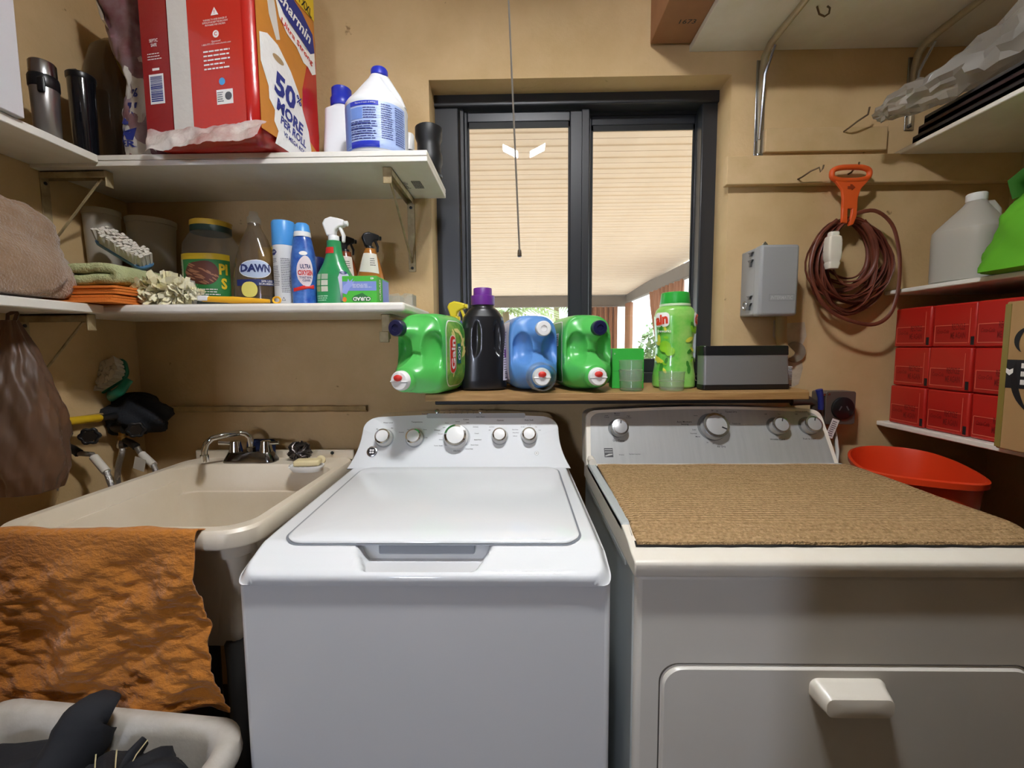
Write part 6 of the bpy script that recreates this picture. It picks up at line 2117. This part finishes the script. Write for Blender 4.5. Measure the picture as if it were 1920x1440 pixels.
# dryer outlet, valve and tag behind the dryer console
q = at(1574, 765, Y=1.50)
t = thing('dryer_outlet', 'grey wall outlet with a round black socket behind the dryer', 'outlet', (q.x, WY, q.z))
SB = mat('outlet_grey', '6f675f', .45, metal=.5)
put('box', G().box(q.x - .058, q.x + .055, 1.505, WY, q.z - .056, q.z + .055), SB, t, bevel=.006)
put('cover', G().prism(rrect(.05, .056, .008, 3, .004, 0), .004, frame(V((q.x, 1.505, q.z)), (1, 0, 0), (0, 0, 1))), SB, t, bevel=.0015)
k = put('socket', G().lathe([(.037, 0), (.037, .006), (.033, .009), (.0, .0092)], 32, frame(V((q.x + .009, 1.5, q.z)), (1, 0, 0), (0, 0, 1))), BLACKP, t)
for a in (-1, 1):
    put('slot', G().box(-.002, .002, -.008, .008, .0088, .0096, frame(V((q.x + .009 + a * .012, 1.5, q.z)), (1, 0, 0), (0, 0, 1)) @ Matrix.Rotation(a * .5, 4, 'Z')), GREYINK, k)
for dx in (-.045, -.03):
    put('screw', G().lathe([(.004, 0), (.004, .003), (.0, .004)], 10, frame(V((q.x + dx - .006, 1.504, q.z + .046)), (1, 0, 0), (0, 0, 1))), STEEL, t)
pts = [at(px, py, Y=y) for px, py, y in ((1560, 790, 1.52), (1566, 815, 1.515), (1570, 845, 1.50), (1568, 875, 1.48), (1560, 920, 1.46))]
tag(put('dryer_cable', G().tube(pts, .008, 10, flat=.6), mat('white_cable', 'd8d4cc', .5), smooth=60), 'white cable hanging below the dryer outlet', 'cable')
q = at(1561, 802, Y=1.49)
Mx = frame(q, (1, .0, -.35), (.35, 0, 1))
o = put('paper_tag', G().box(-.012, .012, -.035, .03, 0, .0012, Mx), WINK)
tag(o, 'small printed paper tag beside the dryer console', 'tag')
rows('small_print', o, pmap(q, (1, 0, -.35), (.35, 0, 1), Mx.to_3x3() @ V((0, 0, 1))), GREYINK, -.009, .009, -.03, .025, 8, .4, .002 if (Mx.to_3x3() @ V((0, 0, 1))).y < 0 else .0022)
q = at(1533, 742, Y=1.50)
t = thing('gas_valve', 'dark pipe valve with a blue lever behind the dryer', 'valve', q)
put('pipe', G().tube([V((q.x - .075, 1.52, q.z - .02)), V((q.x - .02, 1.515, q.z - .018)), V((q.x + .005, 1.515, q.z - .03)), V((q.x + .007, 1.515, q.z - .14))], .016, 12), mat('pipe_grey', '5a5048', .5, metal=.6), t, smooth=50)
put('lever', G().tube([V((q.x + .01, 1.495, q.z - .045)), V((q.x + .004, 1.49, q.z - .005)), V((q.x - .003, 1.49, q.z + .022))], [.009, .009, .011], 10), BLUEINK, t, smooth=50)
# ================================================================ around the sink
# hanging plastic bag
BAGM = clear('brown_plastic_film', 'c9ae98', '9a7a63', .5, .42)
CUR.append(place((-1.265, 1.09, 0)) @ Matrix.Diagonal((.74, .7, 1, 1)))
bag = thing('plastic_bag', 'brown translucent plastic bag hanging left of the sink', 'bag', (0, 0, .9))
secs = [(.905, .05, .05, 2), (.912, .085, .085, 2), (.96, .105, .105, 2), (1.05, .11, .11, 2), (1.12, .105, .1, 2), (1.19, .085, .085, 2, -.005), (1.26, .062, .06, 2, -.01), (1.31, .035, .035, 2, -.01), (1.345, .02, .02, 2, -.01)]
def crin(a, z):
    k = smooth01(1.36, 1.15, z)
    return (.10 * math.sin(a * 7 + z * 9) * (1 - k) + .09 * fbm(a * 3, z * 14, 3) + .06 * fbm(a * 7, z * 26, 6) + .05 * math.sin(a * 9 + 4 * z))
put('film', vloft(secs, 90, crin, 60), BAGM, bag, smooth=75)
put('handle_loop', G().tube([(-.02, 0, 1.335), (-.026, .01, 1.36), (-.01, .02, 1.368), (.006, .01, 1.36), (.0, 0, 1.335)], .004, 8, flat=2), BAGM, bag, smooth=60)
CUR.pop()
lump('bag_bundle', 'dark crumpled bundle inside the hanging brown plastic bag', 'bundle', mat('dark_brown_bundle', '4a3527', .6, var=(14, '2e2018', .8), bump=(30, .6)), (-1.268, 1.09, 1.17), .03, .03, .075, 3, .2, 2)
# scrub brush with handle in the corner
o_ = at(205, 722, Y=1.40)
axd = (at(238, 680, Y=1.40) - at(165, 725, Y=1.40)).normalized()
upv = V((-.1, -.9, .35)); upv = (upv - axd * upv.dot(axd)).normalized()
TEAL = mat('teal_green_plastic', '157a62', .4)
o_ = at(200, 708, Y=1.425)
t, Mz = brush('scrub_brush', 'green-handled scrub brush with pale bristles resting on the wall ledge', o_, axd, upv, .155, .085, .028, TEAL, BRI, 13, None, 7)
put('handle', G().tube([Mz @ V(p) for p in ((-.01, -.055, -.01), (.0, -.075, .0), (.05, -.085, .012), (.085, -.06, .005))], [.013, .016, .016, .011], 12, flat=.7), TEAL, t, smooth=60)
# dark cloth mitt over yellow handle
lump('work_glove', 'black cloth mitt lying in the corner below the green brush', 'glove', mat('black_knit', '14181f', .9, bump=(200, .5)), (at(245, 782, Y=1.43).x, 1.455, at(245, 782, Y=1.43).z), .098, .07, .068, 7, .2, 2.1)
a, b = at(98, 794, Y=1.20), at(192, 783, Y=1.33)
t = thing('yellow_tool', 'yellow tool handle sticking out from behind the hanging bag', 'tool', a)
put('grip', G().tube([a + (a - b) * .1, a, a + (b - a) * .5, a + (b - a) * .93, b], [.012, .0125, .0125, .012, .006], 12), mat('yellow_grip', 'd9b41e', .45, var=(20, 'b8921a', .6)), t, smooth=60)
put('ferrule', G().tube([b - (b - a) * .02, b + (b - a) * .3], [.008, .012], 10), BLACKP, t)
# shut-off valves on the left wall with braided hoses
VB = mat('dark_valve_metal', '38332e', .4, metal=.7)
BRD = mat('braided_steel', 'b3b1ad', .3, metal=.85, bump=(260, .9, .003), stretch=(1, 1, 1))
def valve(label, px, py, Y, wheel, hose, tagp):
    p = at(px, py, Y=Y)
    t = thing('water_valve', label, 'valve', p)
    put('valve_pipe', G().tube([V((WX0 + .001, Y + .03, p.z + .012)), V((p.x - .02, Y + .005, p.z + .006)), V((p.x + .012, Y, p.z + .004))], [.015, .015, .017], 12), VB, t, smooth=50)
    wpos = at(*wheel, Y=Y - .02)
    n_ = V((.55, -.8, .1)).normalized()
    Mw = frame(wpos, n_.cross(V((0, 0, 1))), (0, 0, 1))
    put('hand_wheel', G().tube([Mw @ V((.020 * (1 + .12 * math.cos(6 * a)) * math.cos(a), .020 * (1 + .12 * math.cos(6 * a)) * math.sin(a), 0)) for a in [2 * PI * i / 36 for i in range(36)]], .005, 8, True), BLACKP, t, smooth=60)
    put('wheel_hub', G().lathe([(.016, -.004), (.016, .004), (.008, .006), (.0, .006)], 16, Mw), VB, t)
    put('hub_nut', G().lathe([(.0075, .005), (.0075, .010), (.0, .011)], 12, Mw), STEEL, t)
    put('brass_neck', G().lathe([(.011, -.03), (.013, -.028), (.013, -.018), (.009, -.014), (.009, 0)], 12, Matrix.Translation((p.x, Y, p.z - .004))), BRASS, t)
    put('hose_nut', G().lathe([(.010, -.062), (.015, -.058), (.016, -.046), (.012, -.032)], 8, Matrix.Translation((p.x, Y, p.z))), STEEL, t)
    put('side_outlet', G().tube([V((p.x, Y, p.z - .03)), V((p.x + .03, Y - .004, p.z - .042)), V((p.x + .05, Y - .006, p.z - .055))], [.009, .011, .012], 10), VB, t, smooth=50)
    hp_ = [V((p.x, Y, p.z - .055))] + [at(x, y, Y=yy) for x, y, yy in hose]
    sm2 = []
    for i in range(len(hp_) - 1):
        a, b, c_, d = hp_[max(0, i - 1)], hp_[i], hp_[i + 1], hp_[min(len(hp_) - 1, i + 2)]
        for k in range(6):
            s_ = k / 6
            sm2.append(.5 * ((2 * b) + (c_ - a) * s_ + (2 * a - 5 * b + 4 * c_ - d) * s_ ** 2 + (3 * b - a - 3 * c_ + d) * s_ ** 3))
    sm2.append(hp_[-1])
    o = put('braided_hose', G().tube(sm2, .0085, 10), BRD, smooth=60)
    tag(o, label.replace('valve', 'hose', 1).replace('black shut-off hose', 'braided steel hose hanging from the shut-off valve'), 'hose')
    a, b = at(*tagp[0], Y=Y), at(*tagp[1], Y=Y - .02)
    hb = put('braided_hose', G().tube([V((p.x + .05, Y - .006, p.z - .055)), a, (a + b) / 2, b, b + (b - a) * .5 + V((0, 0, -.05))], .008, 10), BRD, smooth=60)
    tag(hb, label.replace('black shut-off valve', 'second braided hose with a white tag'), 'hose')
    mid = (a + b) / 2
    put('paper_tag', G().tube([a + (b - a) * .15, b], .0115, 10), mat('tag_white', 'd5cfc2', .6) if 'tag_white' not in bpy.data.materials else bpy.data.materials['tag_white'], hb)
    return t
valve('black shut-off valve beside the hanging bag', 118, 815, 1.27, (168, 818), ((120, 865, 1.26), (106, 895, 1.25), (104, 940, 1.25), (110, 990, 1.26)), ((172, 852), (200, 885)))
valve('black shut-off valve in the corner under the black mitt', 228, 806, 1.40, (255, 806), ((228, 852, 1.39), (221, 880, 1.39), (221, 920, 1.39)), ((262, 848), (288, 872)))
q = at(262, 870, Y=1.37)
Mx = frame(q, (1, -.2, -.25), (.3, 0, 1))
o = put('paper_tag', G().box(-.022, .022, -.02, .02, 0, .001, Mx), bpy.data.materials['tag_white'])
tag(o, 'white folded paper tag hanging on the corner hose', 'tag')

# ------------------------------------------------ orange towel over the front of the sink
ORT = mat('orange_towel', 'c07a30', .95, var=(9, 'ad6a24', .5), bump=(60, .9, .008), spec=.1, sheen=.3, stretch=(1, 1, 1.8))
xL, xR = -1.22, at(372, 1010, Y=.885).x
def _tw(u, v):
    x = xL + (xR - xL) * u
    # profile over the rim: inside drop, top, then the hang
    s = v
    if s < .12:
        k = s / .12
        y, z = .935 - .048 * k, SZ - .02 + .028 * math.sin(k * PI / 2)
    elif s < .18:
        k = (s - .12) / .06
        a = k * PI / 2
        y, z = .887 - .012 * math.sin(a), SZ + .008 - .012 * (1 - math.cos(a))
    else:
        k = (s - .18) / .82
        y = .874 - .02 * k
        z = SZ - .004 - .385 * k
        f = smooth01(0, .3, k)
        y -= .016 * fbm(x * 9 + k * 1.5, k * 4 + x * 3, 2) * f + .007 * abs(fbm(x * 12 - k * 2, k * 24 + x * 5, 9)) * f + .006 * fbm(x * 22, k * 16, 5) * f + .006 * f * math.sin(x * 34 + k * 4)
        x += .045 * k ** 1.4 * u + .006 * fbm(k * 9, 3) * k * (1 if u > .9 else .3)
        z += .014 * math.sin(u * 9 + .6) * k + .012 * smooth01(.8, 1, u) * k
        if u > .985 and k > .97:
            x += .014
            z -= .004
    return V((x, y, z + (.004 * fbm(x * 14, 1) if s < .12 else 0)))
o = put('orange_towel', G().grid(_tw, 150, 90), ORT, smooth=80, solid=.003)
tag(o, 'crinkled orange towel draped over the front of the laundry sink', 'towel')

# ------------------------------------------------ laundry basket with dark clothes
BW = mat('grey_white_basket', 'c9c3b9', .5, var=(30, 'b5aea2', .6), bump=(120, .15))
bk0 = at(437, 1400, Y=.70)
bz = .532
bxr = at(437, 1420, Y=.75).x
bxl, byb, byf = bxr - .56, .825, .40
def bk(ins, z, r=.07, wave=0):
    out = []
    for x, y in rrect((bxr - bxl) / 2 - ins, (byb - byf) / 2 - ins, r, 8, (bxl + bxr) / 2, (byb + byf) / 2):
        hump = .036 * math.exp(-((x - (bxl + .10)) / .10) ** 4) * smooth01((byb + byf) / 2, byb, y)
        out.append(V((x, y, z + hump * wave)))
    return out
g = G().loft([bk(.08, .02, .06), bk(.075, .03, .06), bk(.022, bz - .05, .07), bk(.016, bz - .04), bk(.0, bz - .04, .075, 1), bk(-.004, bz - .03, .08, 1), bk(-.002, bz - .006, .08, 1), bk(.006, bz + .002, .08, 1), bk(.022, bz + .003, .07, 1), bk(.034, bz - .004, .06, 1), bk(.04, bz - .02, .06, .8), bk(.055, bz - .1, .06), bk(.09, .06, .05), bk(.2, .05, .05)])
tag(put('laundry_basket', g, BW, smooth=45), 'pale grey laundry basket in front of the sink, full of dark clothes', 'basket')
DCL = mat('black_cotton', '23252b', .85, bump=(220, .25, .002), var=(6, '191b20', .7))
def cloth_lump(name, label, m, pts, rad, flat, seed):
    g = G()
    n = len(pts)
    P_ = [V(p) for p in pts]
    pth = []
    rr_ = []
    for i in range(n - 1):
        a, b, c_, d = P_[max(0, i - 1)], P_[i], P_[i + 1], P_[min(n - 1, i + 2)]
        for k in range(8):
            s_ = k / 8
            pth.append(.5 * ((2 * b) + (c_ - a) * s_ + (2 * a - 5 * b + 4 * c_ - d) * s_ ** 2 + (3 * b - a - 3 * c_ + d) * s_ ** 3))
            rr_.append(rad[i] + (rad[i + 1] - rad[i]) * s_)
    g.tube(pth, rr_, 28, flat=flat)
    for i, v in enumerate(g.v):
        g.v[i] = v + V((.010 * fbm(v.x * 22, v.y * 20, seed), .008 * fbm(v.y * 22, v.z * 22, seed + 1), .008 * fbm(v.x * 24, v.z * 18, seed + 2)))
    return tag(put(name, g, m, smooth=80), label, 'clothing')
e0, e1, e2, e3 = at(180, 1345, Y=.765), at(140, 1390, Y=.735), at(80, 1450, Y=.70), at(-20, 1520, Y=.66)
cloth_lump('black_garment', 'black garment leg lying across the rim of the basket', DCL, [e0 + V((.012, .012, -.004)), e0, e1 + V((0, 0, -.01)), e2 + V((0, 0, -.03)), e3 + V((0, 0, -.05))], [.032, .042, .048, .052, .06], .8, 2)
c0_ = at(40, 1440, Y=.72)
lump('black_garment', 'crumpled black clothes heaped in the left of the basket', 'clothing', DCL, (c0_.x - .02, .66, bz - .06), .15, .13, .075, 5, .22, 2.2)
JN = mat('black_denim', '17191f', .8, bump=(260, .35, .002))
c1_ = at(245, 1430, Y=.72)
jn = lump('black_jeans', 'black jeans with pale stitching at the right of the basket', 'clothing', JN, (c1_.x + .01, .67, bz - .06), .11, .10, .075, 8, .2, 2.4)
ST = mat('pale_stitching', 'cdbf92', .7)
a, b = at(226, 1450, Y=.70), at(272, 1388, Y=.745)
fold = put('waistband', G().tube([a + V((0, 0, -.012)), (a + b) / 2 + V((0, 0, .002)), b], [.02, .018, .012], 12, flat=.45), JN, jn, smooth=60)
put('stitching', G().tube([a + V((.018, -.010, .006)), (a + b) / 2 + V((.016, -.010, .014)), b + V((.010, -.006, .006))], .0012, 5), ST, fold)
a, b = at(178, 1445, Y=.69), at(180, 1414, Y=.70)
put('stitching', G().tube([a, (a + b) / 2 + V((0, 0, .002)), b], .0011, 5), ST, jn)
a, b = at(216, 1445, Y=.69), at(219, 1406, Y=.71)
put('stitching', G().tube([a, (a + b) / 2 + V((0, 0, .002)), b], .0011, 5), ST, jn)
